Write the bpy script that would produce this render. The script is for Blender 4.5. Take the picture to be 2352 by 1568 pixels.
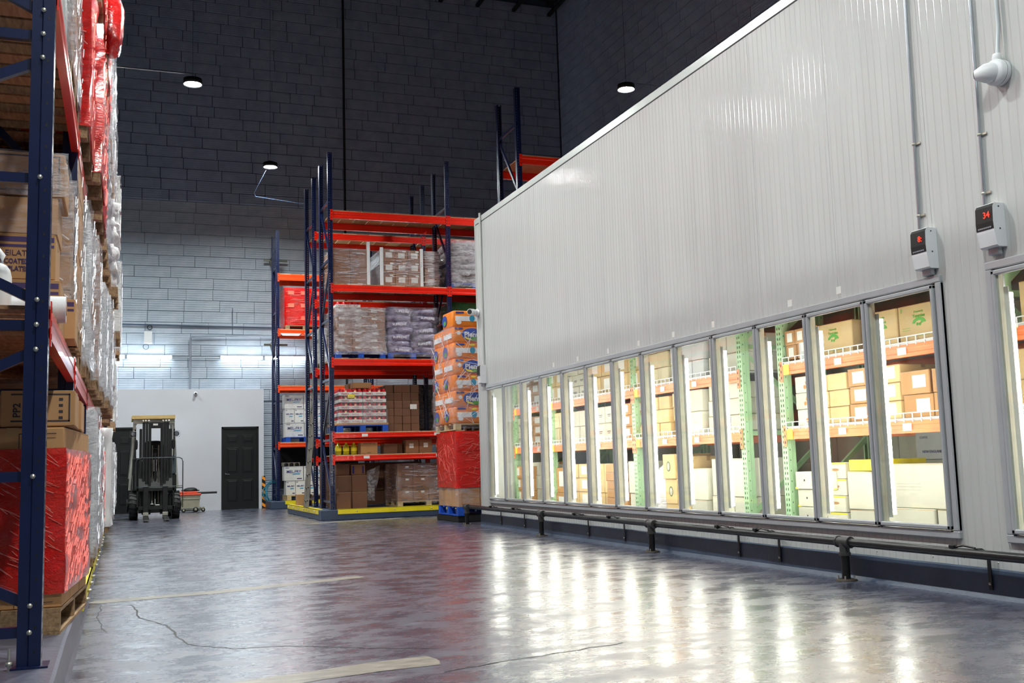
import bpy, math, random
from mathutils import Vector, Matrix, noise
PI = math.pi
sc = bpy.context.scene
for o in list(bpy.data.objects): bpy.data.objects.remove(o)
C = sc.collection.objects
rnd = random.Random(7)

# ---------------- camera ----------------
cam = bpy.data.cameras.new('camera'); camo = bpy.data.objects.new('camera', cam); C.link(camo)
Rv, Uv, Dv = Vector((0.93621, -0.3502, -0.0295)), Vector((-0.01319, -0.11889, 0.99282)), Vector((0.3512, 0.9291, 0.11592))
m = Matrix((Rv, Uv, -Dv)).transposed().to_4x4(); m.translation = Vector((0, 0, 1.0))
camo.matrix_world = m
cam.sensor_width = 36; cam.lens = 2387.57 / 2352 * 36; cam.clip_start = .05; cam.clip_end = 200
sc.camera = camo
# ---------------- world / exposure ----------------
w = bpy.data.worlds.new('world'); sc.world = w; w.use_nodes = True
w.node_tree.nodes['Background'].inputs[0].default_value = (.5, .6, .75, 1)
w.node_tree.nodes['Background'].inputs[1].default_value = .02
sc.view_settings.view_transform = 'Standard'; sc.view_settings.look = 'None'
sc.view_settings.gamma = 1; sc.view_settings.use_curve_mapping = False
sc.view_settings.exposure = 0.0
LAMP_E = 2000; TUBE_E = 32; LED_E = 25

# ---------------- materials ----------------
MATS = {}
def new(name):
    mt = bpy.data.materials.new(name); mt.use_nodes = True
    nt = mt.node_tree; return mt, nt, nt.nodes['Principled BSDF'], nt.nodes, nt.links
def lin(c):
    return tuple((x / 12.92 if x <= .04045 else ((x + .055) / 1.055) ** 2.4) for x in c)
def coords(N, L, scale=(1, 1, 1), kind='Object'):
    tc = N.new('ShaderNodeTexCoord'); mp = N.new('ShaderNodeMapping'); mp.inputs['Scale'].default_value = scale
    L.new(tc.outputs[kind], mp.inputs[0]); return mp.outputs[0]
def nz(N, L, vec, scale, detail=3, rough=.5, dist=0):
    n = N.new('ShaderNodeTexNoise'); n.inputs['Scale'].default_value = scale; n.inputs['Detail'].default_value = detail
    n.inputs['Roughness'].default_value = rough; n.inputs['Distortion'].default_value = dist
    if vec is not None: L.new(vec, n.inputs['Vector'])
    return n.outputs['Fac']
def ramp(N, L, fac, stops):
    r = N.new('ShaderNodeValToRGB'); e = r.color_ramp.elements
    e[0].position, e[0].color = stops[0][0], (*stops[0][1], 1)
    e[1].position, e[1].color = stops[1][0], (*stops[1][1], 1)
    for p, c in stops[2:]:
        x = e.new(p); x.color = (*c, 1)
    L.new(fac, r.inputs[0]); return r.outputs[0]
def bump(N, L, h, P, strength=.3, dist=.01):
    b = N.new('ShaderNodeBump'); b.inputs['Strength'].default_value = strength; b.inputs['Distance'].default_value = dist
    L.new(h, b.inputs['Height']); L.new(b.outputs[0], P.inputs['Normal']); return b
def mathn(N, L, op, a, b):
    n = N.new('ShaderNodeMath'); n.operation = op
    for i, v in enumerate((a, b)):
        if hasattr(v, 'node'): L.new(v, n.inputs[i])
        else: n.inputs[i].default_value = v
    return n.outputs[0]
def flat(name, col, rough=.5, metal=0, var=.12, vscale=6, bmp=0, coat=0):
    """painted or plain surface, colour in sRGB, slight variation"""
    if name in MATS: return MATS[name]
    mt, nt, P, N, L = new(name); c = lin(col)
    v = coords(N, L); f = nz(N, L, v, vscale, 4)
    L.new(ramp(N, L, f, [(.3, tuple(x * (1 - var) for x in c)), (.7, tuple(min(1, x * (1 + var)) for x in c))]), P.inputs['Base Color'])
    P.inputs['Roughness'].default_value = rough; P.inputs['Metallic'].default_value = metal
    if coat: P.inputs['Coat Weight'].default_value = coat
    if bmp: bump(N, L, nz(N, L, v, vscale * 6, 4), P, bmp, .004)
    MATS[name] = mt; return mt
def emit(name, col, s):
    mt, nt, P, N, L = new(name)
    P.inputs['Base Color'].default_value = (*col, 1); P.inputs['Emission Color'].default_value = (*col, 1)
    P.inputs['Emission Strength'].default_value = s; MATS[name] = mt; return mt

RED = flat('beam_red', (.93, .14, .05), .3, var=.06, coat=.3)
ORANGE = flat('beam_orange', (.98, .36, .14), .32, var=.06, coat=.2)
NAVY = flat('upright_navy', (.055, .11, .27), .32, .1, var=.12, coat=.3)
GREENP = flat('upright_green', (.62, .75, .59), .4, var=.08)
YEL = flat('yellow_paint', (.93, .85, .13), .4, var=.08)
BLUEP = flat('pallet_blue', (.04, .30, .72), .6, var=.15, bmp=.3)
STEEL = flat('zinc_steel', (.72, .75, .78), .3, .9, var=.06)
BOLT = flat('bolt_zinc', (.8, .79, .74), .35, .8, var=.05)
ALU = flat('aluminium_frame', (.7, .715, .73), .35, .25, var=.04)
DKALU = flat('ladder_aluminium', (.5, .48, .45), .45, .5, var=.12)
BLACK = flat('black_rubber', (.06, .06, .065), .55, var=.2)
BLKP = flat('black_paint', (.07, .075, .08), .35, var=.2)
DOORB = flat('door_black', (.035, .055, .06), .42, var=.1, vscale=3)
WHITE = flat('white_plastic', (.88, .89, .9), .4, var=.03)
PAPER = flat('label_white', (.9, .9, .88), .7, var=.03)
WHITEB = flat('white_carton', (.87, .87, .85), .65, var=.05)
GREYW = flat('grey_white_carton', (.78, .79, .8), .65, var=.05)
INK = flat('ink_dark', (.2, .17, .2), .7)
INKB = flat('ink_blue', (.13, .17, .48), .7)
INKP = flat('ink_purple', (.27, .2, .38), .7)
INKG = flat('ink_green', (.33, .62, .22), .7)
INKT = flat('ink_teal', (.2, .6, .75), .7)
INKR = flat('ink_red', (.72, .1, .18), .6)
INKO = flat('ink_brown', (.72, .45, .2), .7)
WINK = flat('ink_white', (.93, .93, .95), .6)
YINK = flat('ink_yellow', (.97, .88, .15), .6)
GLOVE = flat('office_white', (.78, .79, .82), .55, var=.03, vscale=1)
TAPE = flat('brown_tape', (.68, .54, .36), .3, var=.05)
WHT_FILM = flat('white_film_roll', (.86, .86, .87), .35, var=.04, bmp=.4)
TAN = flat('print_tan', (.62, .45, .28), .7)
REDCAN = flat('can_red', (.76, .09, .12), .35, var=.25, vscale=20)
TEAL = flat('hose_teal', (.08, .52, .62), .4)
ORGH = flat('hazard_orange', (.98, .58, .1), .5, var=.04)
TOWEL = flat('towel_orange', (.98, .55, .16), .35, var=.1, vscale=4)
BEIGE = flat('scrubber_beige', (.62, .6, .52), .5, var=.1)
SCRO = flat('scrubber_orange', (.85, .32, .2), .45)
CHROME = flat('chrome', (.85, .85, .86), .15, 1, var=.02)
OIL = flat('oil_yellow', (.72, .66, .1), .2, var=.3, vscale=15)
REDPL = flat('red_plastic_load', (.86, .08, .05), .35, var=.1)
def wood(name, a, b, sc_=(2, 14, 14)):
    mt, nt, P, N, L = new(name)
    v = coords(N, L, sc_); f = nz(N, L, v, 3, 6, .6, .6)
    L.new(ramp(N, L, f, [(.3, lin(a)), (.72, lin(b))]), P.inputs['Base Color']); P.inputs['Roughness'].default_value = .75
    bump(N, L, f, P, .25, .004); MATS[name] = mt; return mt
WOOD = wood('pallet_wood', (.45, .34, .24), (.7, .57, .42))
WOODL = wood('pallet_wood_light', (.72, .6, .42), (.87, .78, .6))
PLANK = wood('deck_plank', (.6, .4, .27), (.78, .58, .42))
PLANKL = wood('deck_plank_light', (.72, .62, .5), (.85, .77, .66))
PLY = wood('plywood_edge', (.74, .62, .46), (.84, .74, .58))
WOODR = wood('roof_plywood', (.8, .68, .42), (.92, .82, .58))
def card(name, col, var=.1):
    mt, nt, P, N, L = new(name); c = lin(col)
    v = coords(N, L, (1, 1, 1)); f = nz(N, L, v, 3.5, 5, .55)
    oi = N.new('ShaderNodeObjectInfo')
    mx = N.new('ShaderNodeHueSaturation')
    L.new(ramp(N, L, f, [(.25, tuple(x * (1 - var) for x in c)), (.75, tuple(min(1, x * (1 + var)) for x in c))]), mx.inputs['Color'])
    L.new(mathn(N, L, 'MULTIPLY_ADD', oi.outputs['Random'], .22), mx.inputs['Value'])
    mx.inputs['Value'].links[0].from_node.inputs[2].default_value = .89
    L.new(mx.outputs[0], P.inputs['Base Color']); P.inputs['Roughness'].default_value = .72
    bump(N, L, nz(N, L, coords(N, L, (1, 1, 30)), 6, 2), P, .06, .002)
    MATS[name] = mt; return mt
KRAFT = card('cardboard', (.72, .54, .36))
KRAFTD = card('cardboard_dark', (.42, .28, .2))
KRAFTM = card('cardboard_mid', (.6, .42, .3))
TANB = card('cardboard_tan', (.8, .69, .5))
CREAM = card('carton_cream', (.82, .77, .64), .05)
WHITEF = card('carton_off_white', (.76, .75, .69), .04)
TAPEC = KRAFT
def wrapmat(name, tint, amin, amax, rough=.14, streak=(2, 2, 5), bs=.6, dist=.02, fine=1.0):
    """stretch film: see-through, glossy, crinkled along slanted pulls"""
    mt, nt, P, N, L = new(name)
    v = coords(N, L, streak); n1 = nz(N, L, v, 3.0 * fine, 6, .62, 1.0)
    n2 = nz(N, L, coords(N, L, (1, 1, 1)), 2.2, 3, .5, .5)
    mr = N.new('ShaderNodeMapRange'); L.new(mathn(N, L, 'MULTIPLY', n1, n2), mr.inputs[0])
    mr.inputs[1].default_value = .2; mr.inputs[2].default_value = .42; mr.inputs[3].default_value = amin; mr.inputs[4].default_value = amax
    L.new(mr.outputs[0], P.inputs['Alpha'])
    P.inputs['Base Color'].default_value = (*lin(tint), 1); P.inputs['Roughness'].default_value = rough
    P.inputs['Coat Weight'].default_value = .8; P.inputs['Coat Roughness'].default_value = .06
    n3 = nz(N, L, v, 6 * fine, 5, .6, 1.5); mp = n3.node.inputs['Vector'].links[0].from_node; mp.inputs['Rotation'].default_value = (.5, .5, 0)
    b = bump(N, L, n3, P, bs, dist); L.new(b.outputs[0], P.inputs['Coat Normal'])
    MATS[name] = mt; return mt
WRAP = wrapmat('stretch_film_clear', (.85, .84, .88), .05, .42)
WRAPH = wrapmat('stretch_film_heavy', (.93, .92, .95), .2, .75, bs=1.0, dist=.035)
WRAPR = wrapmat('stretch_film_red', (.95, .06, .035), .82, .97, .14, bs=1.0, dist=.035)
WRAPR2 = wrapmat('stretch_film_red_slanted', (.96, .06, .035), .84, .97, .12, (3, 3, 5), bs=1.0, dist=.05, fine=1.1)
WRAPG = wrapmat('stretch_film_green', (.05, .45, .25), .7, .95, .2)
def sackmat(name, a, b):
    mt, nt, P, N, L = new(name); v = coords(N, L, (1, 1, 3)); f = nz(N, L, v, 5, 5, .6, 1.2)
    L.new(ramp(N, L, f, [(.35, lin(a)), (.65, lin(b))]), P.inputs['Base Color']); P.inputs['Roughness'].default_value = .28
    bump(N, L, f, P, .9, .03); MATS[name] = mt; return mt
SACKP = sackmat('sack_purple', (.4, .35, .5), (.74, .71, .82))
SACKG = sackmat('sack_grey', (.45, .42, .44), (.8, .78, .8))
SACKW = sackmat('sack_white', (.78, .76, .77), (.93, .92, .93))
FILMG = sackmat('film_grey_dark', (.3, .32, .34), (.62, .64, .66))
# floor
mt, nt, P, N, L = new('wet_concrete_floor')
v = coords(N, L, (1, 1, 1)); vs = coords(N, L, (1, 1.7, 1))
big = nz(N, L, v, .55, 5, .6, .4); mid = nz(N, L, vs, 2.4, 7, .7, .15); fine = nz(N, L, vs, 38, 3, .6)
base = ramp(N, L, mid, [(.3, lin((.21, .225, .295))), (.5, lin((.27, .29, .365))), (.68, lin((.35, .37, .435)))])
warm = ramp(N, L, big, [(.42, (0, 0, 0)), (.7, (1, 1, 1))])
mx = N.new('ShaderNodeMixRGB'); L.new(warm, mx.inputs[0]); L.new(base, mx.inputs[1]); mx.inputs[2].default_value = (*lin((.36, .33, .39)), 1)
L.new(mx.outputs[0], P.inputs['Base Color'])
mr = N.new('ShaderNodeMapRange'); L.new(mid, mr.inputs[0]); mr.inputs[1].default_value = .35; mr.inputs[2].default_value = .7; mr.inputs[3].default_value = .2; mr.inputs[4].default_value = .45
L.new(mr.outputs[0], P.inputs['Roughness'])
P.inputs['Coat Weight'].default_value = 1.0; P.inputs['Coat IOR'].default_value = 1.5
mr2 = N.new('ShaderNodeMapRange'); L.new(mid, mr2.inputs[0]); mr2.inputs[1].default_value = .35; mr2.inputs[2].default_value = .68; mr2.inputs[3].default_value = .16; mr2.inputs[4].default_value = .4
L.new(mr2.outputs[0], P.inputs['Coat Roughness'])
hh = mathn(N, L, 'MULTIPLY_ADD', mid, .8); L.new(mathn(N, L, 'MULTIPLY', fine, .3), hh.node.inputs[2])
b = bump(N, L, hh, P, .16, .014); L.new(b.outputs[0], P.inputs['Coat Normal'])
FLOOR = mt
mt, nt, P, N, L = new('dry_concrete_patch')
v = coords(N, L, (1, 3, 1)); f = nz(N, L, v, 6, 5, .7)
L.new(ramp(N, L, f, [(.3, lin((.42, .4, .38))), (.65, lin((.66, .63, .58)))]), P.inputs['Base Color']); P.inputs['Roughness'].default_value = .35
bump(N, L, f, P, .3, .01)
PATCH = mt
# brick (painted scored clay block): horizontal scoring in relief
def brickmat(name, a, b):
    mt, nt, P, N, L = new(name); v = coords(N, L, (1, 1, 1)); f = nz(N, L, v, 2.5, 5, .6)
    L.new(ramp(N, L, f, [(.3, lin(a)), (.7, lin(b))]), P.inputs['Base Color']); P.inputs['Roughness'].default_value = .5
    wv = N.new('ShaderNodeTexWave'); wv.wave_type = 'BANDS'; wv.bands_direction = 'Z'; wv.wave_profile = 'SAW'; wv.inputs['Scale'].default_value = 5.2
    wv.inputs['Distortion'].default_value = .6; wv.inputs['Detail'].default_value = 2
    L.new(coords(N, L), wv.inputs['Vector'])
    r = ramp(N, L, wv.outputs['Fac'], [(0, (0, 0, 0)), (.16, (1, 1, 1))])
    h = mathn(N, L, 'MULTIPLY_ADD', nz(N, L, v, 22, 4), .35); L.new(r, h.node.inputs[2])
    bump(N, L, h, P, .75, .014); return mt
BRICK = brickmat('painted_block', (.6, .655, .71), (.68, .72, .765))
MORTAR = flat('painted_mortar', (.42, .46, .5), .7, var=.15, vscale=4, bmp=.6)
SHADEWALL = brickmat('shade_toned_block', (.52, .58, .68), (.6, .655, .74))  # darker block above the lamps: light falloff put into the colour
SHADEMORTAR = flat('shade_toned_mortar', (.27, .31, .38), .7, var=.15)  # joints toned down likewise, shade above the lamps painted in
CURB = flat('curb_slate_paint', (.22, .275, .36), .42, var=.18, vscale=5, bmp=.5)
DARK = flat('ceiling_black', (.05, .06, .07), .8, var=.2)
# insulated panel, fine vertical ribs
mt, nt, P, N, L = new('white_ribbed_panel')
v = coords(N, L, (1, 1, 1)); f = nz(N, L, coords(N, L, (1, 6, .4)), 1.5, 4, .6)
L.new(ramp(N, L, f, [(.3, lin((.72, .73, .725))), (.7, lin((.75, .76, .755)))]), P.inputs['Base Color']); 
sx = N.new('ShaderNodeSeparateXYZ'); L.new(v, sx.inputs[0])
fr = mathn(N, L, 'FRACT', mathn(N, L, 'MULTIPLY', sx.outputs[1], 1 / .0733), 0.)
d = mathn(N, L, 'ABSOLUTE', mathn(N, L, 'SUBTRACT', fr, .5), 0.)
hgt = ramp(N, L, d, [(.0, (0, 0, 0)), (.09, (1, 1, 1))])
hsum = mathn(N, L, 'MULTIPLY_ADD', nz(N, L, coords(N, L, (1, 1, .25)), 5, 3), .6); L.new(hgt, hsum.node.inputs[2])
bump(N, L, hsum, P, .35, .0025)
L.new(ramp(N, L, d, [(.06, (.13, .13, .13)), (.12, (.44, .44, .44))]), P.inputs['Roughness'])
PANEL = mt
PANELTRIM = flat('panel_trim', (.76, .78, .77), .3, .2, var=.04)
INNER = flat('cold_room_white', (.84, .85, .83), .5, var=.03)
# glass
mt = bpy.data.materials.new('door_glass'); mt.use_nodes = True; nt = mt.node_tree; N, L = nt.nodes, nt.links
N.remove(N['Principled BSDF']); tr = N.new('ShaderNodeBsdfTransparent'); gl = N.new('ShaderNodeBsdfGlossy'); gl.inputs['Roughness'].default_value = .03
tr.inputs[0].default_value = (.96, .98, .965, 1)
lw = N.new('ShaderNodeLayerWeight'); lw.inputs[0].default_value = .5; mix = N.new('ShaderNodeMixShader')
fr_ = mathn(N, L, 'MULTIPLY_ADD', mathn(N, L, 'POWER', lw.outputs['Facing'], 4.0), .7); fr_.node.inputs[2].default_value = .045
L.new(fr_, mix.inputs[0]); L.new(tr.outputs[0], mix.inputs[1]); L.new(gl.outputs[0], mix.inputs[2]); L.new(mix.outputs[0], N['Material Output'].inputs[0])
GLASS = mt
LAMPM = emit('lamp_lens_glow', (.95, 1, .965), LAMP_E)
TUBEM = emit('tube_glow', (.86, .95, 1), TUBE_E)
LEDM = emit('led_strip_glow', (1, .975, .88), LED_E)
DIGIT = emit('red_digits', (1, .03, .01), 2.5)

# ---------------- mesh helpers ----------------
class MB:
    def __init__(s): s.v = []; s.f = []; s.m = []; s.sm = []
    def add(s, vs, fs, mi=0, smooth=False):
        n = len(s.v); s.v += [tuple(p) for p in vs]
        for f in fs: s.f.append(tuple(i + n for i in f)); s.m.append(mi); s.sm.append(smooth)
        return s
    def box(s, x0, x1, y0, y1, z0, z1, mi=0):
        v = [(x, y, z) for x in (x0, x1) for y in (y0, y1) for z in (z0, z1)]
        return s.add(v, [(0, 1, 3, 2), (4, 6, 7, 5), (0, 4, 5, 1), (2, 3, 7, 6), (0, 2, 6, 4), (1, 5, 7, 3)], mi)
    def cbox(s, x0, x1, y0, y1, z0, z1, c=.004, mi=0):
        """chamfered box"""
        v = []; X, Y, Z = (x0, x1), (y0, y1), (z0, z1)
        for i in (0, 1):
            for j in (0, 1):
                for k in (0, 1):
                    sx, sy, sz = (1 - 2 * i) * c, (1 - 2 * j) * c, (1 - 2 * k) * c
                    v += [(X[i], Y[j] + sy, Z[k] + sz), (X[i] + sx, Y[j], Z[k] + sz), (X[i] + sx, Y[j] + sy, Z[k])]
        I = lambda i, j, k, a: (i * 4 + j * 2 + k) * 3 + a
        f = []
        for i in (0, 1):
            q = [I(i, 0, 0, 0), I(i, 0, 1, 0), I(i, 1, 1, 0), I(i, 1, 0, 0)]; f.append(q if i == 0 else q[::-1])
            q = [I(0, i, 0, 1), I(1, i, 0, 1), I(1, i, 1, 1), I(0, i, 1, 1)]; f.append(q if i == 0 else q[::-1])
            q = [I(0, 0, i, 2), I(0, 1, i, 2), I(1, 1, i, 2), I(1, 0, i, 2)]; f.append(q if i == 0 else q[::-1])
        for a in (0, 1):
            for b_ in (0, 1):
                q = [I(0, a, b_, 1), I(1, a, b_, 1), I(1, a, b_, 2), I(0, a, b_, 2)]; f.append(q[::-1] if a == b_ else q)
                q = [I(a, 0, b_, 0), I(a, 1, b_, 0), I(a, 1, b_, 2), I(a, 0, b_, 2)]; f.append(q if a == b_ else q[::-1])
                q = [I(a, b_, 0, 0), I(a, b_, 1, 0), I(a, b_, 1, 1), I(a, b_, 0, 1)]; f.append(q[::-1] if a == b_ else q)
        for i in (0, 1):
            for j in (0, 1):
                for k in (0, 1):
                    q = [I(i, j, k, 0), I(i, j, k, 1), I(i, j, k, 2)]; f.append(q if (i + j + k) % 2 else q[::-1])
        return s.add(v, f, mi)
    def bar(s, a, b, w, h, up=(0, 0, 1), mi=0):
        """box from a to b, w sideways, h along up"""
        a, b = Vector(a), Vector(b); d = (b - a).normalized(); u = Vector(up)
        r = d.cross(u)
        if r.length < 1e-4: r = d.cross(Vector((0, 1, 0)))
        r.normalize(); u = r.cross(d).normalized(); r = r * w / 2; u = u * h / 2
        v = [p + i * r + j * u for p in (a, b) for i, j in ((-1, -1), (1, -1), (1, 1), (-1, 1))]
        return s.add(v, [(3, 2, 1, 0), (4, 5, 6, 7), (0, 1, 5, 4), (1, 2, 6, 5), (2, 3, 7, 6), (3, 0, 4, 7)], mi)
    def tube(s, pts, r, n=8, mi=0, caps=True):
        pts = [Vector(p) for p in pts]; rings = []
        up = Vector((0, 0, 1))
        for i, p in enumerate(pts):
            d = (pts[min(i + 1, len(pts) - 1)] - pts[max(i - 1, 0)]).normalized()
            a = d.cross(up)
            if a.length < .05: a = d.cross(Vector((0, 1, 0)))
            a.normalize(); b_ = a.cross(d)
            rr = r[i] if isinstance(r, (list, tuple)) else r
            rings.append([p + (a * math.cos(t) + b_ * math.sin(t)) * rr for t in [2 * PI * k / n for k in range(n)]])
        v = [q for R_ in rings for q in R_]; f = []
        for i in range(len(pts) - 1):
            for k in range(n): f.append((i * n + k, i * n + (k + 1) % n, (i + 1) * n + (k + 1) % n, (i + 1) * n + k))
        s.add(v, f, mi, True)
        if caps:
            s.add(rings[0], [tuple(range(n))[::-1]], mi); s.add(rings[-1], [tuple(range(n))], mi)
        return s
    def lathe(s, prof, c=(0, 0, 0), n=16, mi=0, axis='z'):
        v = []; f = []
        for (r, z) in prof:
            for k in range(n):
                t = 2 * PI * k / n; p = (r * math.cos(t), r * math.sin(t), z)
                if axis == 'x': p = (p[2], p[0], p[1])
                if axis == 'y': p = (p[1], p[2], p[0])
                v.append((p[0] + c[0], p[1] + c[1], p[2] + c[2]))
        for i in range(len(prof) - 1):
            for k in range(n): f.append((i * n + k, i * n + (k + 1) % n, (i + 1) * n + (k + 1) % n, (i + 1) * n + k))
        return s.add(v, f, mi, True)
    def blob(s, c, r, seed=0, amp=.08, n=14, m_=9, e=.55, fr=3, mi=0):
        """superellipsoid with noise: sacks and bags"""
        v = []; f = []
        pw = lambda x: math.copysign(abs(x) ** e, x)
        for i in range(m_ + 1):
            ph = -PI / 2 + PI * i / m_
            for k in range(n):
                t = 2 * PI * k / n
                p = Vector((pw(math.cos(ph)) * pw(math.cos(t)), pw(math.cos(ph)) * pw(math.sin(t)), pw(math.sin(ph))))
                nn = 1 + amp * noise.noise(p * fr + Vector((seed * 7.1, seed, 0)))
                v.append((c[0] + p.x * r[0] * nn, c[1] + p.y * r[1] * nn, c[2] + p.z * r[2] * nn))
        for i in range(m_):
            for k in range(n): f.append((i * n + k, i * n + (k + 1) % n, (i + 1) * n + (k + 1) % n, (i + 1) * n + k))
        return s.add(v, f, mi, True)
    def prism(s, poly, y0, y1, mi=0, axis='y'):
        """polygon of (x, z) extruded along y (or (y, z) along x)"""
        n = len(poly)
        mk = (lambda a, b_, t: (a, t, b_)) if axis == 'y' else (lambda a, b_, t: (t, a, b_))
        v = [mk(a, b_, y0) for a, b_ in poly] + [mk(a, b_, y1) for a, b_ in poly]
        return s.add(v, [tuple(range(n)), tuple(range(n, 2 * n))[::-1]] + [(i, (i + 1) % n, n + (i + 1) % n, n + i) for i in range(n)], mi)
    def mesh(s, name, mats):
        me = bpy.data.meshes.new(name); me.from_pydata(s.v, [], s.f)
        for mt in (mats if isinstance(mats, (list, tuple)) else [mats]): me.materials.append(mt)
        me.polygons.foreach_set('material_index', s.m); me.polygons.foreach_set('use_smooth', s.sm)
        me.update(); return me
    def obj(s, name, mats, parent=None, loc=(0, 0, 0), rz=0):
        return link(name, s.mesh(name, mats), parent, loc, rz)
def link(name, me, parent=None, loc=(0, 0, 0), rz=0, rot=None):
    o = bpy.data.objects.new(name, me); C.link(o)
    if parent: o.parent = parent
    o.location = loc; o.rotation_euler = rot or (0, 0, rz); return o
def tag(o, label, cat, group=None):
    o['label'] = label; o['category'] = cat
    if group: o['group'] = group
    return o
def thing(name, label, cat, loc=(0, 0, 0), rz=0, group=None):
    o = bpy.data.objects.new(name, None); C.link(o); o.empty_display_size = .1
    o.location = loc; o.rotation_euler = (0, 0, rz); return tag(o, label, cat, group)
def struct(o, label=None):
    o['kind'] = 'structure'
    if label: o['label'] = label
    return o
def sroot(name, loc=(0, 0, 0), label=None):
    o = bpy.data.objects.new(name, None); C.link(o); o.location = loc; return struct(o, label)
def stuff(o): o['kind'] = 'stuff'; return o
def dup(root, loc, rz, label):
    r = root.copy(); C.link(r); r.location = loc; r.rotation_euler = (0, 0, rz); r['label'] = label
    for ch in list(root.children):
        c = ch.copy(); C.link(c); c.parent = r
        for g in ch.children:
            d_ = g.copy(); C.link(d_); d_.parent = c
    return r
def text(parent, s, size, loc, mat, face='-y', name='printed_text', sx=1, bold=0, ext=.0006, al='CENTER', tilt=0):
    cu = bpy.data.curves.new(name, 'FONT'); cu.body = s; cu.size = size; cu.align_x = al; cu.align_y = 'CENTER'
    cu.extrude = ext; cu.offset = bold; cu.resolution_u = 2; cu.materials.append(mat)
    o = bpy.data.objects.new(name, cu); C.link(o); o.parent = parent; o.location = loc
    o.rotation_euler = {'-y': (PI / 2, tilt, 0), '-x': (PI / 2, tilt, -PI / 2), '+x': (PI / 2, tilt, PI / 2), '-y90': (PI / 2, -PI / 2, 0)}[face]
    o.scale = (sx, 1, 1); return o

CM = {}
def carton_mesh(w_, d_, h_, mat, tape=TAPE, lab=None, seam=True):
    """closed carton, origin at bottom centre; tape over the top flap and down both short faces; lab = (face, u, v, w, h)"""
    k = (round(w_, 3), round(d_, 3), round(h_, 3), mat.name, tape.name if tape else None, str(lab))
    if k in CM: return CM[k]
    b = MB(); b.cbox(-w_ / 2, w_ / 2, -d_ / 2, d_ / 2, 0, h_ - .001, min(.006, h_ * .04))
    if tape:
        t = .022 if w_ < .35 else .03
        b.box(-w_ / 2 - .0006, w_ / 2 + .0006, -t, t, h_ - .0015, h_)
        b.m[-6:] = [1] * 6
        for sx in (-1, 1): b.box(sx * w_ / 2 - .0008, sx * w_ / 2 + .0008, -t, t, h_ * .8, h_ - .002, 1)
        b.box(-w_ / 2 + .004, w_ / 2 - .004, -d_ / 2 - .0006, -d_ / 2 + .001, h_ * .985 - .004, h_ * .985, 1)
    for q in (lab or []):
        fc, u, v_, lw, lh = q[:5]; mi = 2
        if fc == '-y': b.box(u - lw / 2, u + lw / 2, -d_ / 2 - .0012, -d_ / 2 + .001, v_ - lh / 2, v_ + lh / 2, mi)
        if fc == '-x': b.box(-w_ / 2 - .0012, -w_ / 2 + .001, u - lw / 2, u + lw / 2, v_ - lh / 2, v_ + lh / 2, mi)
        if fc == 'ink':
            b.box(u - lw / 2, u + lw / 2, -d_ / 2 - .0008, -d_ / 2 + .001, v_ - lh / 2, v_ + lh / 2, 3)
    me = b.mesh('carton', [mat, tape or mat, PAPER, INK]); CM[k] = me; return me
def pallet(parent, w_, d_, h_=.13, mat=WOOD, full=False, rot=False):
    """pallet part; entry openings along -y side show three blocks/stringers"""
    root = None
    def put(mb):
        nonlocal root
        if full and root is not None: mb.obj('board', mat, root)
        elif full: root = mb.obj('pallet', mat, parent)
    b = MB(); t = .018
    if full:
        b.box(-w_ / 2, w_ / 2, -d_ / 2, -d_ / 2 + .1, h_ - t, h_); put(b)
        for k in range(1, 6):
            q = MB(); y = -d_ / 2 + k * (d_ - .1) / 5; j = rnd.uniform(-.006, .006); q.box(-w_ / 2 + j, w_ / 2 + j, y, y + .1, h_ - t, h_ + rnd.uniform(-.002, .001)); put(q)
        for x in (-w_ / 2, -.02, w_ / 2 - .04):
            q = MB(); q.box(x, x + .04, -d_ / 2 + .002, d_ / 2 - .002, t, h_ - t - .001); put(q)
        for k in (0, .5, 1):
            q = MB(); y = -d_ / 2 + k * (d_ - .1); q.box(-w_ / 2, w_ / 2, y, y + .1, 0, t - .001); put(q)
        return root
    for k in range(5):
        y = -d_ / 2 + k * (d_ - .1) / 4; b.box(-w_ / 2, w_ / 2, y, y + .1, h_ - t, h_)
    for x in (-w_ / 2, -.055, w_ / 2 - .11):
        for y in (-d_ / 2, -.06, d_ / 2 - .12): b.box(x, x + .11, y, y + .12, t, h_ - t)
        b.box(x, x + .11, -d_ / 2, d_ / 2, 0, t)
    return stuff(b.obj('pallet', mat, parent))
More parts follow.
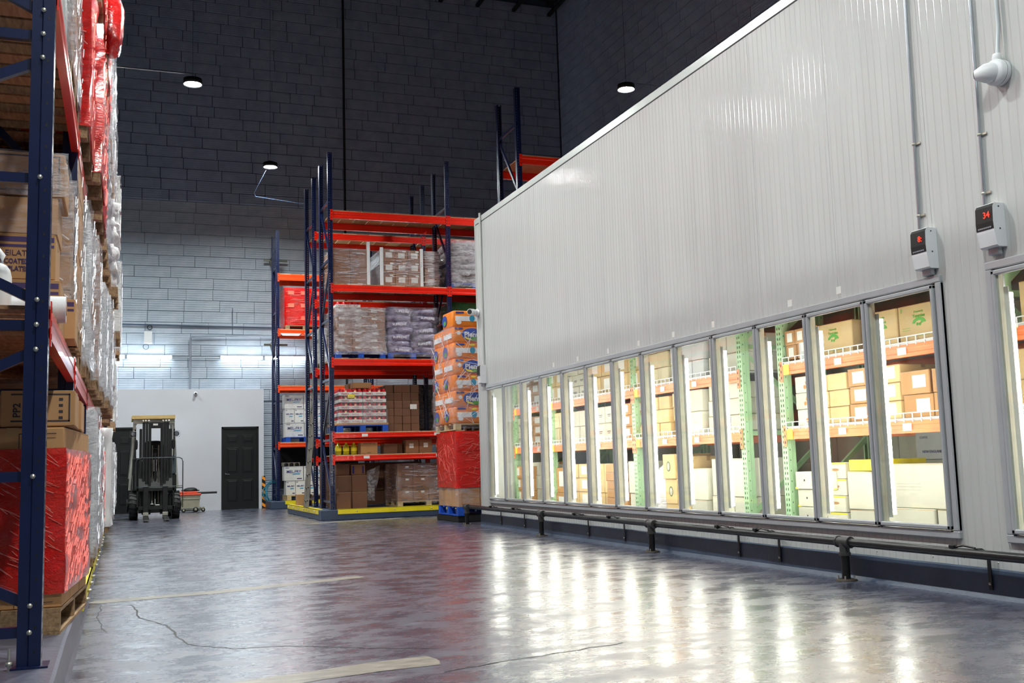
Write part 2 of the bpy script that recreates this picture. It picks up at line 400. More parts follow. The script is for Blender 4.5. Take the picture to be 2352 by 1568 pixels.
def wrap(parent, w_, d_, z0, z1, mat, seed=0, n=9, m_=10, amp=.02, top=True, name='stretch_film', gap=.008):
    b = MB(); v = []; f = []
    per = [(-w_ / 2 + w_ * i / n, -d_ / 2) for i in range(n)] + [(w_ / 2, -d_ / 2 + d_ * i / n) for i in range(n)] + \
          [(w_ / 2 - w_ * i / n, d_ / 2) for i in range(n)] + [(-w_ / 2, d_ / 2 - d_ * i / n) for i in range(n)]
    K = len(per)
    for j in range(m_ + 1):
        z = z0 + (z1 - z0) * j / m_
        for i, (x, y) in enumerate(per):
            q = noise.noise(Vector((x * 3.1 + seed * 9, y * 3.1, z * 9 + seed)))
            o_ = gap + amp * max(0, q + .3); L_ = math.hypot(x / w_, y / d_)
            v.append((x + o_ * 2 * x / w_, y + o_ * 2 * y / d_, z + .008 * noise.noise(Vector((x * 5, y * 5, seed)))))
    for j in range(m_):
        for i in range(K): f.append((j * K + i, j * K + (i + 1) % K, (j + 1) * K + (i + 1) % K, (j + 1) * K + i))
    if top:
        s_ = len(v)
        for i, (x, y) in enumerate(per):
            k = .78 + .12 * noise.noise(Vector((x * 6, y * 6, seed * 3))); v.append((x * k, y * k, z1 + .012))
        for i in range(K): f.append((m_ * K + i, m_ * K + (i + 1) % K, s_ + (i + 1) % K, s_ + i))
    b.add(v, f, 0, True); return b.obj(name, mat, parent)
GLINTW = flat('film_glint_clear', (.93, .93, .95), .12, var=.02); GLINTR = flat('film_glint_red', (.99, .52, .48), .12, var=.1); GLINTG = flat('film_glint_green', (.3, .68, .5), .15)  # pale ribbon colours that stand in for glints on the film
def glints(parent, W, D, z0, z1, n, mat, seed=0, ang=(.3, .9), off=.03, wd=(.0012, .0035), ln=(.04, .2)):
    """glints on the pulled film, put in as pale ribbons standing a little proud"""
    q = random.Random(seed); b = MB()
    for i in range(n):
        a = q.uniform(*ang); L_ = q.uniform(*ln); t = q.uniform(*wd); du, dz = math.cos(a) * L_ / 2, math.sin(a) * L_ / 2
        face = q.random() < .6; S_ = W if face else D
        u = q.uniform(-S_ / 2 + du, S_ / 2 - du); z = q.uniform(z0 + abs(dz), max(z0 + abs(dz) + .01, z1 - abs(dz)))
        if face: b.bar((u - du, -D / 2 - off, z - dz), (u + du, -D / 2 - off, z + dz), .004, t * 2, (0, 0, 1))
        else: b.bar((-W / 2 - off, u - du, z - dz), (-W / 2 - off, u + du, z + dz), .004, t * 2, (0, 0, 1))
    return stuff(b.obj('film_glint', mat, parent))
def load(label, loc, nx, ny, nz_, cw, cd, ch, mat, wr=None, pal=WOOD, rz=0, seed=0, cat='pallet load', group=None, lab=None, jit=.004, wz0=None, wz1=None,
         palh=.13, palw=None, full=False, tape=TAPE, shell=True, name='wrapped_pallet_load', wamp=.02, each=None, skip=None):
    """pallet with nx x ny x nz cartons, origin at the bottom centre of the pallet"""
    r = thing(name, label, cat, loc, rz, group); q = random.Random(seed)
    W, D = nx * cw, ny * cd
    if pal: pallet(r, palw or max(W, 1.0), max(D, 1.0), palh, pal, full)
    else: palh = 0
    me = carton_mesh(cw - .006, cd - .006, ch - .002, mat, tape, lab)
    for k in range(nz_):
        for i in range(nx):
            for j in range(ny):
                if shell and 0 < i < nx - 1 and j > 0 and k < nz_ - 1: continue
                if j > 0 and 0 < i and k < nz_ - 1: continue
                if skip and skip(i, j, k): continue
                m_ = me
                if each: m_ = each(i, j, k) or me
                link('carton', m_, r, (-W / 2 + cw * (i + .5) + q.uniform(-jit, jit), -D / 2 + cd * (j + .5) + q.uniform(-jit, jit), palh + k * ch + .001), q.uniform(-.008, .008))
    if wr: wrap(r, W, D, palh * .6 if wz0 is None else wz0, palh + nz_ * ch + .01 if wz1 is None else wz1, wr, seed, amp=wamp, name='stretch_film')
    if wr and wr.name.startswith('stretch'):
        far = loc[1] > 15 and loc[0] > 0
        glints(r, W, D, palh + .02, palh + nz_ * ch, 70, GLINTR if 'red' in wr.name else GLINTG if 'green' in wr.name else GLINTW, seed, (-.12, .15) if far else (.2, 1.0), .012 + wamp * .5, ln=(.08, .4) if far else (.05, .22))
    return r
def sackload(label, loc, n, mat, w_=1.05, d_=1.0, h_=.13, pal=BLUEP, word=None, seed=0, wr=None, rz=0, cols=2):
    r = thing('sack_pallet_load', label, 'pallet load', loc, rz); pallet(r, w_, d_, .13, pal)
    for k in range(n):
        for c in range(cols):
            sw = w_ / cols; b = MB(); j = .045 * math.sin(k * 2.1 + c + seed)
            b.blob((0, 0, 0), (sw * .57, d_ * .5, h_ * .7), seed + k * 2 + c, .16, 18, 10, .5, 3.5)
            o = b.obj('sack', mat, r, (-w_ / 2 + sw * (c + .5) + j, 0, .13 + h_ * (k + .5)), 0)
            o.rotation_euler = (0, rnd.uniform(-.09, .09), rnd.uniform(-.03, .03))
            if word and (k + c + seed) % 2 == 0: text(o, word, h_ * .5, (0, -d_ * .5 - .035, -.01), WINK, sx=1.1, bold=.001)
    if wr: wrap(r, w_, d_, .05, .13 + n * h_ + .02, wr, seed, amp=.05)
    return r

# ================= SETTING =================
fl = sroot('floor')
MB().box(-6, 14, -8, 29.5, -.2, 0).obj('slab', FLOOR, fl)
def strip(pts, w_, z=.0015):
    b = MB(); v = []; n = len(pts)
    for i, (x, y) in enumerate(pts):
        ww = w_ * (1 + .25 * noise.noise(Vector((x * 3, y * 3, 0)))) * (.25 if i in (0, n - 1) else 1); v += [(x, y - ww, z), (x, y + ww, z)]
    b.add(v, [(2 * i, 2 * i + 2, 2 * i + 3, 2 * i + 1) for i in range(n - 1)]); return b
def lerp_pts(p, n=14):
    out = []
    for i in range(len(p) - 1):
        for k in range(n): t = k / n; out.append((p[i][0] + (p[i + 1][0] - p[i][0]) * t, p[i][1] + (p[i + 1][1] - p[i][1]) * t))
    return out + [p[-1]]
strip(lerp_pts([(-.22, 9.05), (.8, 9.2), (1.95, 9.6), (2.1, 9.65)]), .11).obj('patch', PATCH, fl)
strip(lerp_pts([(-.1, 4.93), (.5, 5.13), (1.2, 5.3), (1.55, 5.33)]), .13).obj('patch', PATCH, fl)
strip(lerp_pts([(3.2, 19.5), (5.2, 19.9)]), .14).obj('patch', PATCH, fl)
def crack(pts, w_=.006):
    p = lerp_pts(pts, 8); p = [(x + .02 * noise.noise(Vector((x * 9, y * 5, 1))), y + .05 * noise.noise(Vector((x * 9, y * 9, 3)))) for x, y in p]
    b = MB(); v = []
    for i, (x, y) in enumerate(p):
        a = p[min(i + 1, len(p) - 1)]; c = p[max(i - 1, 0)]; d_ = Vector((a[0] - c[0], a[1] - c[1])).normalized()
        ww = w_ * (1 + .6 * noise.noise(Vector((x * 20, y * 20, 5)))); v += [(x - d_.y * ww, y + d_.x * ww, .001), (x + d_.y * ww, y - d_.x * ww, .001)]
    b.add(v, [(2 * i, 2 * i + 2, 2 * i + 3, 2 * i + 1) for i in range(len(p) - 1)]); b.obj('crack', BLACK, fl)
crack([(.1, 8.75), (.14, 7.9), (.3, 7.4), (.36, 6.75), (.42, 6.45), (.62, 6.25), (.95, 6.15), (1.25, 5.9), (1.42, 5.78), (1.65, 5.65)])
crack([(-.12, 8.8), (-.14, 8.1), (-.08, 7.3)], .004)
crack([(1.5, 5.02), (2.0, 5.15), (2.6, 5.3)], .005)

# back wall of painted block, courses proud of the mortar
def blockwall(root, x0, x1, z0, z1, mats, mortar, frame, hide=lambda x, z: False, limit=300, bw=.93, bh=.305):
    """frame: maps (u, z, depth) to world"""
    q = random.Random(3); ms = {}
    def bmesh_(wd, mt_):
        key = (wd, mt_.name)
        if key in ms: return ms[key]
        b = MB(); b.cbox(0, wd - .01, 0, .03, 0, bh - .01, .005); ms[key] = b.mesh('brick', mt_); return ms[key]
    n = 0; rest = MB(); row = 0; z = z0; L_ = []
    while z < z1:
        u = x0 - q.random() * bw; 
        while u < x1:
            wd = bw if q.random() < .75 else bw * q.choice((.5, .75))
            if u + wd > x0 and u < x1 and not hide(u + wd / 2, z): L_.append((max(u, x0), z, min(wd, x1 - u, u + wd - x0)))
            u += wd
        z += bh
    for u, z, wd in L_:
        if wd < .1: continue
        dp = q.uniform(.0, .008)
        if n < limit:
            key = round(wd, 2); o = link('brick', bmesh_(key, mats(z)), root, frame(u, z + q.uniform(-.003, .003), dp)[0], frame(0, 0, 0)[1]); n += 1
        else:
            a, _ = frame(u, z, dp); c, _ = frame(u + wd - .016, z + bh - .016, dp + .03)
            rest.cbox(min(a[0], c[0]), max(a[0], c[0]), min(a[1], c[1]), max(a[1], c[1]), a[2], c[2], .005)
    if rest.v: stuff(rest.obj('brick_course', mats(20), root))
wb = sroot('wall_back')
MB().box(-6, 14, 29.2, 29.5, 0, 8.39).obj('mortar', MORTAR, wb); MB().box(-6, 14, 29.2, 29.5, 8.39, 15.7).obj('mortar', SHADEMORTAR, wb)
blockwall(wb, -.6, 12.85, 2.9, 15.3, lambda z: SHADEWALL if z > 8.3 else BRICK, MORTAR, lambda u, z, d: ((u, 29.2 - .03 + .012 - d, z), 0))
stuffm = MB()
q = random.Random(5)
for r_ in range(9):
    x = 3.55 - q.random() * .4
    while x < 12: stuffm.cbox(x, x + .91, 29.17 + q.random() * .006, 29.2, .12 + r_ * .305, .12 + r_ * .305 + .289, .005); x += .93
stuff(stuffm.obj('brick_course', BRICK, wb))
wr_ = sroot('wall_right')
MB().box(12.9, 13.2, -8, 29.3, 0, 15.7).obj('mortar', SHADEMORTAR, wr_)
blockwall(wr_, 16.5, 29.15, 8.1, 15.3, lambda z: SHADEWALL, SHADEMORTAR, lambda u, z, d: ((12.9 - d + .015, u, z), PI / 2), limit=300)
struct(MB().box(-6.3, -6, -8, 29.5, 0, 15.7).obj('wall_left', MORTAR))
struct(MB().box(-6.3, 14, -8.3, -8, 0, 15.7).obj('wall_front', MORTAR))
ce = sroot('ceiling'); MB().box(-6.3, 14, -8.3, 29.5, 15.6, 15.8).obj('roof_deck', DARK, ce)
for k in range(16):
    b = MB(); y = 29.0; x = 12.6 - k * 1.2
    b.box(x - .06, x + .06, -8, 29.2, 15.5, 15.58); b.box(x - .06, x + .06, -8, 29.2, 15.1, 15.17)
    for j in range(26): yy = 29 - j * 1.2; b.bar((x, yy, 15.15), (x, yy - .6, 15.52), .03, .03); b.bar((x, yy - .6, 15.52), (x, yy - 1.2, 15.15), .03, .03)
    stuff(b.obj('joist', DARK, ce))

# office partition with two black six-panel doors
wo = sroot('wall_office'); OY = 28.6
b = MB()
for x0, x1, z0, z1 in ((-6, -.55, 0, 3.18), (-.55, .37, 2.2, 3.18), (.37, 2.5, 0, 3.18), (2.5, 3.465, 2.175, 3.18), (3.465, 3.6, 0, 3.18)): b.box(x0, x1, OY, OY + .12, z0, z1)
b.obj('partition', GLOVE, wo)
MB().box(-6, 3.6, OY + .12, 29.2, 3.1, 3.18).obj('office_roof', GLOVE, wo); MB().box(3.5, 3.6, OY + .12, 29.2, 0, 3.1).obj('side_partition', GLOVE, wo)
def sixpanel(name, x0, x1, h_, label, handle=True, hx=0):
    r = sroot(name, (x0, OY + .03, 0), label); W = x1 - x0
    MB().box(0, W, 0, .05, 0, h_).obj('leaf', DOORB, r)
    b = MB()
    for a in (0, W - .05): b.box(a, a + .05, -.035, 0, 0, h_)
    b.box(0, W, -.035, 0, h_ - .05, h_); b.obj('door_frame', DOORB, r)
    u0 = .14; pw = (W - .28 - .1) / 2
    for c in (0, 1):
        for (z0, z1) in ((.2, .78), (.95, 1.62), (1.75, 1.96)):
            q_ = MB(); xx = u0 + c * (pw + .1); q_.cbox(xx, xx + pw, -.006, .01, z0, z1, .006); q_.cbox(xx + .035, xx + pw - .035, -.02, 0, z0 + .035, z1 - .035, .01)
            q_.obj('panel', DOORB, r)
    if handle:
        q_ = MB(); q_.lathe([(0, 0), (.028, 0), (.028, -.012), (.012, -.016), (.012, -.05), (0, -.05)], (hx, 0, .93), 12, axis='y'); q_.bar((hx - .01, -.045, .93), (hx + .1, -.045, .925), .014, .018)
        q_.obj('handle', CHROME, r)
    return r
sixpanel('door_1', -.55, .37, 2.2, 'black six-panel door behind the forklift, partly hidden')
sixpanel('door_2', 2.5, 3.465, 2.175, 'black six-panel door with a chrome lever in the white partition', True, .11)

# cold room shell
WX = 5.51; FZ0, FZ1 = .38, 2.255; D0, DP = 5.856, .757
open1 = (5.805, 15.75); open2 = (1.4, 5.385)
wc = sroot('wall_cold_room')
joints = [8.05 + 1.095 * k for k in range(-10, 8)] + [16.2]
for a, c in zip(joints[:-1], joints[1:]):
    b = MB(); a2, c2 = a + .0015, c - .0015
    b.box(WX, WX + .1, a2, c2, FZ1 - .02, 4.97); b.box(WX, WX + .1, a2, c2, .15, FZ0 + .02)
    for lo, hi in ((open2[1], open1[0]), (open1[1], 20), (-20, open2[0])):
        y0, y1 = max(a2, lo), min(c2, hi)
        if y1 > y0: b.box(WX, WX + .1, y0, y1, FZ0 + .02, FZ1 - .02)
    b.obj('wall_panel', PANEL, wc)
MB().box(WX - .004, WX + .11, -3, 16.2, 4.97, 5.06).obj('top_trim', PANELTRIM, wc)
MB().box(WX - .0025, WX, -3, 16.2, 4.955, 4.97).obj('top_seam', BLACK, wc)
b = MB(); b.box(WX - .003, WX + .03, 16.14, 16.203, .15, 5.06); b.obj('corner_trim', PANELTRIM, wc)
struct(MB().box(WX + .1, 9.6, 16.1, 16.2, .15, 4.93).obj('wall_cold_room_far', INNER))
struct(MB().box(WX + .1, 9.6, -3, 16.15, 4.93, 5.05).obj('ceiling_cold_room', INNER))
struct(MB().box(WX + .1, 9.6, -3, 16.1, 0, .18).obj('floor_cold_room', flat('inner_floor_grey', (.55, .56, .57), .5)))
struct(MB().box(9.5, 9.6, -3, 16.1, .18, 4.93).obj('wall_cold_room_back', INNER))
struct(MB().box(WX + .1, 9.5, -3.1, -3, .15, 4.93).obj('wall_cold_room_near', INNER))
cb = sroot('trim_1', label='slate painted concrete curb below the white cold room wall')
b = MB(); n = 90; v = []
for i in range(n + 1):
    y = -3 + (16.2 + 3) * i / n; dx = .004 * noise.noise(Vector((0, y * 2, 0))); dz = .006 * noise.noise(Vector((3, y * 4, 0)))
    v += [(5.49 + dx - .02, y, 0), (5.49 + dx, y, .03), (5.492 + dx, y, .19 + dz), (5.505, y, .2 + dz), (5.7, y, .2)]
b.add(v, [(5 * i + k, 5 * i + 5 + k, 5 * i + 6 + k, 5 * i + 1 + k) for i in range(n) for k in range(4)]); b.add([v[-5], v[-4], v[-3], v[-2], v[-1], (5.7, 16.2, 0)], [(0, 1, 2, 3, 4, 5)])
b.obj('curb', CURB, cb)
# small screw heads and holes along the skirting
b = MB()
for k in range(40): y = 4.3 + k * .3; b.lathe([(0, 0), (.006, 0), (.006, -.003), (0, -.003)], (WX, y, .245 + .01 * math.sin(k * 3)), 6, axis='x')
stuff(b.obj('screw', BOLT, wc))

# outer casings and glass doors
def casing(y0, y1, name, n0):
    r = sroot(name); t = .055
    for (a, c, z0, z1) in ((y0, y1, FZ1 - t, FZ1), (y0, y1, FZ0, FZ0 + t), (y0, y0 + t, FZ0 + t, FZ1 - t), (y1 - t, y1, FZ0 + t, FZ1 - t)):
        q_ = MB(); q_.cbox(WX - .028, WX + .02, a, c, z0, z1, .006); q_.cbox(WX - .02, WX + .09, a + (.01 if c - a > t + .01 else 0), c - (.01 if c - a > t + .01 else 0), z0 + .004, z1 - .004, .002); q_.obj('casing', ALU, r)
    return r
casing(D0 - .055, D0 + 13 * DP + .055, 'trim_2', 0); casing(1.4, 5.385, 'trim_3', 0)
b = MB()
for k in range(40): b.box(WX - .03, WX - .027, 5.9 + k * .25, 5.906 + k * .25, FZ0 + .02, FZ0 + .026)
ordn = ['nearest', 'second', 'third', 'fourth', 'fifth', 'sixth', 'seventh', 'eighth', 'ninth', 'tenth', 'eleventh', 'twelfth', 'farthest']
def glassdoor(name, y0, w_, label, lit=True):
    r = sroot(name, (WX, y0, 0), label); z0, z1 = FZ0 + .06, FZ1 - .066; fw = .034; X0, X1 = -.045, -.008
    g = .006
    b = MB()
    b.cbox(X0, X1, g, w_ - g, z1 - fw, z1, .008); b.cbox(X0, X1, g, w_ - g, z0, z0 + fw, .008)
    b.cbox(X0, X1, g, g + fw, z0, z1, .008); b.cbox(X0, X1, w_ - g - fw, w_ - g, z0, z1, .008); b.obj('door_frame', ALU, r)
    MB().box(X0 + .012, X0 + .02, g + fw - .005, w_ - g - fw + .005, z0 + fw - .005, z1 - fw + .005).obj('glass_pane', GLASS, r)
    b = MB(); iz = .015
    b.box(X0 + .022, X1 + .004, g + fw, g + fw + iz, z0 + fw, z1 - fw); b.box(X0 + .022, X1 + .004, w_ - g - fw - iz, w_ - g - fw, z0 + fw, z1 - fw); b.obj('gasket', flat('pale_gasket', (.8, .8, .74), .5), r)
    MB().box(-.006, .0, 0, w_, z1 + .001, z1 + .012).obj('black_seal', BLACK, r)
    b = MB(); b.box(-.03, -.008, .0, .02, z0 - .012, z0 - .002); b.box(-.03, -.008, w_ - .03, w_ - .01, z0 - .012, z0 - .002); b.obj('hinge', BLACK, r)
    b = MB(); b.cbox(-.006, .045, w_ - .03, w_ + .03, FZ0 + .05, FZ1 - .05, .004); b.obj('mullion', ALU if not lit else flat('mullion_cream', (.85, .84, .78), .5), r)
    if lit:
        b = MB(); b.box(.047, .055, w_ - .06, w_ + .03, .5, 2.08); b.obj('lamp_housing', WHITE, r)
        b = MB(); b.tube([(.078, w_ - .035, .52), (.078, w_ - .035, 2.04)], .025, 8); b.obj('led_strip', LEDM, r)
    return r
for k in range(13):
    glassdoor(f'door_{k + 3}', D0 + DP * k, DP, f'{ordn[k]} glass freezer door of the long row, counted from the right' + (', unlit' if k == 11 else ''), k != 11)
for k in range(5):
    glassdoor(f'door_{k + 16}', 5.33 - DP * (k + 1), DP, 'glass freezer door cut by the right edge of the picture' if k == 0 else 'glass freezer door beyond the right edge')

# rack plinths
def plinth(name, x0, x1, y0, y1, h_=.2, label=None):
    r = sroot(name, label=label); MB().cbox(x0, x1, y0, y1, 0, h_, .012).obj('plinth', CURB, r); return r
p1 = plinth('trim_4', 3.63, 10, 20.24, 24.6, .2, 'dark plinth with yellow edge guards under the middle racks')
p2 = plinth('trim_5', 3.62, 10, 27.35, 29.17, .2, 'dark plinth under the far rack by the back wall')
b = MB(); n = 30; v = []
LX = lambda y: -.305 + (y - 5) * .0036
p3 = sroot('trim_6', label='rough concrete plinth under the left rack')
for i in range(n + 1):
    y = -4 + (25.3 + 4) * i / n; x = -.232 + (.01 * noise.noise(Vector((y * .8, 0, 0))))
    v += [(x + .015, y, 0), (x, y, .03), (x - .006, y, .19), (x - .02, y, .2), (-1.75, y, .2)]
b.add(v, [(5 * i + k, 5 * i + 5 + k, 5 * i + 6 + k, 5 * i + 1 + k) for i in range(n) for k in range(4)])
b.add([v[0], v[1], v[2], v[3], v[4], (-1.75, -4, 0)], [(0, 1, 2, 3, 4, 5)]); b.obj('plinth', flat('plinth_concrete', (.35, .35, .41), .35, var=.2, vscale=4, bmp=.5), p3)
MB().box(-4.6, -1.75, -4, 25.3, 0, .2).obj('plinth', CURB, p3)
def guard(label, a, c, side, group='yellow edge guards on the rack plinths', bolts=3):
    """yellow angle on a plinth edge: vertical leaf + top flange; side: '-y' (runs along x) or '-x'/'+x' (runs along y)"""
    r = thing('edge_guard', label, 'edge guard', (0, 0, 0), 0, group); b = MB(); x0, y0 = a; x1, y1 = c
    if side == '-y': b.box(x0, x1, y0 - .008, y0, .115, .21); b.box(x0, x1, y0 - .008, y0 + .09, .202, .21)
    else:
        s_ = -1 if side == '-x' else 1
        b.box(min(x0, x0 + s_ * .008), max(x0, x0 + s_ * .008), y0, y1, .115, .21); b.box(min(x0 + s_ * .008, x0 - s_ * .09), max(x0 + s_ * .008, x0 - s_ * .09), y0, y1, .202, .21)
    b.obj('angle', YEL, r)
    for k in range(bolts):
        t = (k + .5) / bolts; q_ = MB()
        if side == '-y': q_.lathe([(0, 0), (.012, 0), (.012, -.01), (0, -.012)], (x0 + (x1 - x0) * t, y0 - .008, .16), 8, axis='y')
        else: q_.lathe([(0, 0), (.012, 0), (.012, s_ * .03), (0, s_ * .03)], (x0 + s_ * .008, y0 + (y1 - y0) * t, .16), 8, axis='x')
        q_.obj('bolt', BOLT, r)
guard('yellow edge guard along the front of the middle rack', (3.95, 20.24), (6.2, 20.24), '-y')
guard('second yellow edge guard, farther right before the cold room', (6.22, 20.24), (8.7, 20.24), '-y')
guard('yellow edge guard along the left side of the middle plinth under the ladder', (3.63, 20.55), (3.63, 24.55), '-x', bolts=6)
guard('yellow edge guard on the far plinth below the white cartons', (3.98, 27.35), (6.1, 27.35), '-y')
for k in range(6):
    guard(['yellow edge guard beside the wooden pallet on the left', 'yellow edge guard further along the left plinth', 'third yellow edge guard of the left plinth', 'fourth yellow edge guard of the left plinth', 'fifth yellow edge guard of the left plinth', 'farthest yellow edge guard of the left plinth'][k],
          (-.222, 7.55 + 2.9 * k), (-.222, 9.85 + 2.9 * k), '+x', bolts=4)
# rigid step/back wall outlines behind the rack kept by real walls only

# ---- lights ----
LZ = 8.35
def highbay(x, y, z, label, rod=9):
    r = thing('high_bay_lamp', label, 'lamp', (x, y, z), 0, 'round high bay lamps')
    MB().lathe([(0, .09), (.07, .09), (.09, .06), (.17, .05), (.175, -.055), (.17, -.057), (.155, -.005)], n=20).obj('housing', BLACK, r)
    MB().lathe([(0, -.006), (.145, -.006), (.15, .0), (0, .002)], n=20).obj('lens', LAMPM, r)
    MB().tube([(0, 0, .09), (0, 0, min(rod, 15.2 - z))], .003, 5).obj('hanging_cable', BLACK, r)
highbay(1.19, 19.85, LZ, 'glowing round lamp upper left, ending a horizontal conduit')
highbay(3.315, 25.0, LZ, 'glowing round lamp near the back wall, left of the rack')
highbay(9.32, 17.82, LZ, 'glowing round lamp above the cold room roof')
OUT = [(1.19, 14.2), (1.19, 8.5), (1.19, 2.8), (1.19, -2.9), (-3.4, 14.2), (-3.4, 7), (-2.6, 25.2)]  # aisle row carried on; lamps left of it added to brighten the walls evenly
for i, (x, y) in enumerate(OUT): highbay(x, y, LZ, ('lamp outside the picture over the aisle, number ' if 0 else 'round lamp outside the picture'))
def conduit(name, pts, r_, mat, label, cat='conduit'):
    t = thing(name, label, cat); MB().tube(pts, r_, 8).obj('pipe', mat, t); return t
c_ = conduit('conduit', [(-6, 19.85, 8.5), (1.15, 19.85, 8.5)], .012, STEEL, 'thin horizontal conduit leading to the upper left lamp')
MB().tube([(-2.0, 19.85, 10.0), (-.1, 19.85, 8.51)], .006, 5).obj('stay_wire', STEEL, c_); MB().tube([(-2.3, 19.85, 9.9), (-.15, 19.85, 8.51)], .006, 5).obj('stay_wire', STEEL, c_)
conduit('conduit', [(3.25, 25.2, 8.3), (3.0, 25.6, 7.8), (3.04, 25.65, 7.72), (4.6, 26.0, 7.66)], .006, CURB, 'bent conduit below the lamp near the back wall')
conduit('conduit', [(9.4, 17.82, 8.45), (12.6, 17.82, 8.45)], .01, STEEL, 'thin conduit right of the lamp above the cold room')
def tubelight(x, label):
    r = thing('tube_light', label, 'lamp', (x, 29.05, 4.07), 0, 'fluorescent tube lights on the back wall')
    MB().cbox(0, 1.14, .03, .11, -.03, .06, .01).obj('batten', WHITE, r)
    MB().tube([(.02, 0, 0), (1.12, 0, 0)], .045, 10).obj('tube', TUBEM, r)
    q_ = MB(); q_.box(0, .02, -.04, .04, -.04, .05); q_.obj('end_cap', WHITE, r); q_ = MB(); q_.box(1.12, 1.14, -.04, .04, -.04, .05); q_.obj('end_cap', WHITE, r)
for x, l in ((-1.06, 'fluorescent tube partly hidden by the left rack'), (.12, 'fluorescent tube above the forklift'), (2.5, 'fluorescent tube left of the far rack'), (3.68, 'fluorescent tube seen through the far rack uprights'),
             (6.1, 'fluorescent tube behind the middle rack, left one'), (7.28, 'fluorescent tube behind the middle rack, right one'), (9.8, 'fluorescent tube hidden behind the cold room')): tubelight(x, l)
conduit('conduit', [(1.3, 29.1, 4.08), (2.5, 29.1, 4.08)], .012, STEEL, 'short conduit joining the two pairs of tube lights')
c_ = conduit('conduit', [(1.732, 29.08, 3.1), (1.732, 29.08, 4.6), (1.76, 29.08, 4.64), (3.9, 29.08, 4.69)], .024, flat('conduit_grey', (.55, .58, .63), .4, .3), 'thick white conduit rising from the office and turning right')
conduit('conduit', [(-.4, 29.12, 4.95), (3.75, 29.12, 4.92), (4.2, 29.12, 4.92)], .022, CURB, 'long dark horizontal pipe across the back wall')
conduit('conduit', [(2.83, 29.12, 4.72), (2.83, 29.12, 5.45)], .008, CURB, 'thin short vertical wire pipe above the long dark pipe')
conduit('drain_pipe', [(5.93, 28.9, .2), (5.93, 28.9, 15.3)], .035, BLACK, 'black vertical pipe up the dark back wall', 'pipe')
r = thing('junction_box', 'white electrical box hanging from the long dark pipe', 'electrical box', (.645, 29.1, 4.6))
MB().cbox(-.1, .1, -.06, .06, -.165, .165, .008).obj('box', WHITE, r)
def ring(c, R_, r_, axis='y', n=14): return [(c[0] + R_ * math.cos(t), c[1], c[2] + R_ * math.sin(t)) for t in [2 * PI * k / n for k in range(n + 1)]]
MB().tube(ring((.04, -.02, .27), .06, .01), .012, 6).obj('cable_loop', BLACK, r); MB().tube(ring((-.05, -.02, -.25), .07, .01), .009, 6).obj('cable_loop', CURB, r)
for z, l in ((6.79, 'upper olive T-shaped wall bracket beside the far rack'), (4.43, 'lower olive T-shaped wall bracket beside the far rack')):
    r = thing('wall_bracket', l, 'bracket', (0, 0, 0)); b = MB(); b.bar((3.66, 29.0, z), (4.3, 29.0, z), .05, .05)
    b.bar((3.92, 28.6, z + .2), (3.84, 29.0, z), .03, .04); b.bar((3.84, 29.0, z), (3.93, 28.95, z - .42), .03, .04); b.bar((3.84, 29.0, z), (3.84, 29.17, z), .03, .03); b.obj('arm', flat('olive_steel', (.36, .37, .33), .4, .4), r)

# ================= RACKS =================
UM = {}
def upright_mesh(H, mat, hole=True, wdt=.09, dep=.095):
    k = (H, mat.name, hole, wdt)
    if k in UM: return UM[k]
    b = MB(); hw = .012; p = .05; c1, c2 = wdt * .3, wdt * .7
    def sheet(x0, x1, z0, z1): b.add([(x0, 0, z0), (x1, 0, z0), (x1, 0, z1), (x0, 0, z1)], [(0, 1, 2, 3)])
    n = int(H / p); hh = .024
    if hole:
        sheet(0, c1 - hw / 2, 0, H); sheet(c1 + hw / 2, c2 - hw / 2, 0, H); sheet(c2 + hw / 2, wdt, 0, H)
        for cx in (c1, c2):
            z = 0
            for i in range(n):
                zc = .03 + i * p; sheet(cx - hw / 2, cx + hw / 2, z, min(zc, H)); z = zc + hh
            sheet(cx - hw / 2, cx + hw / 2, z, H)
    else: sheet(0, wdt, 0, H)
    for x, s_ in ((0, 1), (wdt, -1)):
        a = x + s_ * .007
        b.add([(x, 0, 0), (x, 0, H), (x, dep * .5, H), (x, dep * .5, 0), (a, dep * .56, 0), (a, dep * .56, H), (a, dep, H), (a, dep, 0), (a + s_ * .018, dep, 0), (a + s_ * .018, dep, H)],
              [(0, 1, 2, 3), (3, 2, 5, 4), (4, 5, 6, 7), (7, 6, 9, 8)])
        for i in range(int(H / .1)):
            z = .06 + i * .1; b.box(x - .0008, x + .0008, dep * .22, dep * .3, z, z + .014, 1)
    for z in (H * .0 + .001,): b.box(-.03, wdt + .03, -.03, dep + .02, 0, .008)
    me = b.mesh('upright', [mat, BLACK]); UM[k] = me; return me
def upframe(rack, x, H, depth, mat, pitch=1.2, hz=None, dg=None, bolts=False, hole=True, wdt=.09):
    f = link('upright', upright_mesh(H, mat, hole, wdt), rack, (x, 0, 0))
    g = link('upright', upright_mesh(H, mat, hole, wdt), rack, (x + wdt, depth, 0), PI)
    xm = x + wdt / 2; y0, y1 = .05, depth - .05
    if hz is None:
        hz = []; dg = []; z = .15; i = 0
        while z < H - .05:
            hz.append(z); 
            if z + pitch < H: dg.append((z + .06, z + pitch - .06) if i % 2 == 0 else (z + pitch - .06, z + .06))
            z += pitch; i += 1
    for z in hz:
        MB().bar((xm, y0, z), (xm, y1, z), .035, .045).obj('brace', mat, rack)
    for a, c in dg:
        MB().bar((xm, y0, a), (xm, y1, c), .035, .045).obj('diagonal_brace', mat, rack)
    if bolts:
        for z in hz + [a for a, _ in dg]:
            b = MB(); b.lathe([(0, -.006), (.011, -.004), (.011, 0), (0, 0)], (x, .047, z), 8, axis='x'); b.obj('bolt', BOLT, rack)
    return f
BM = {}
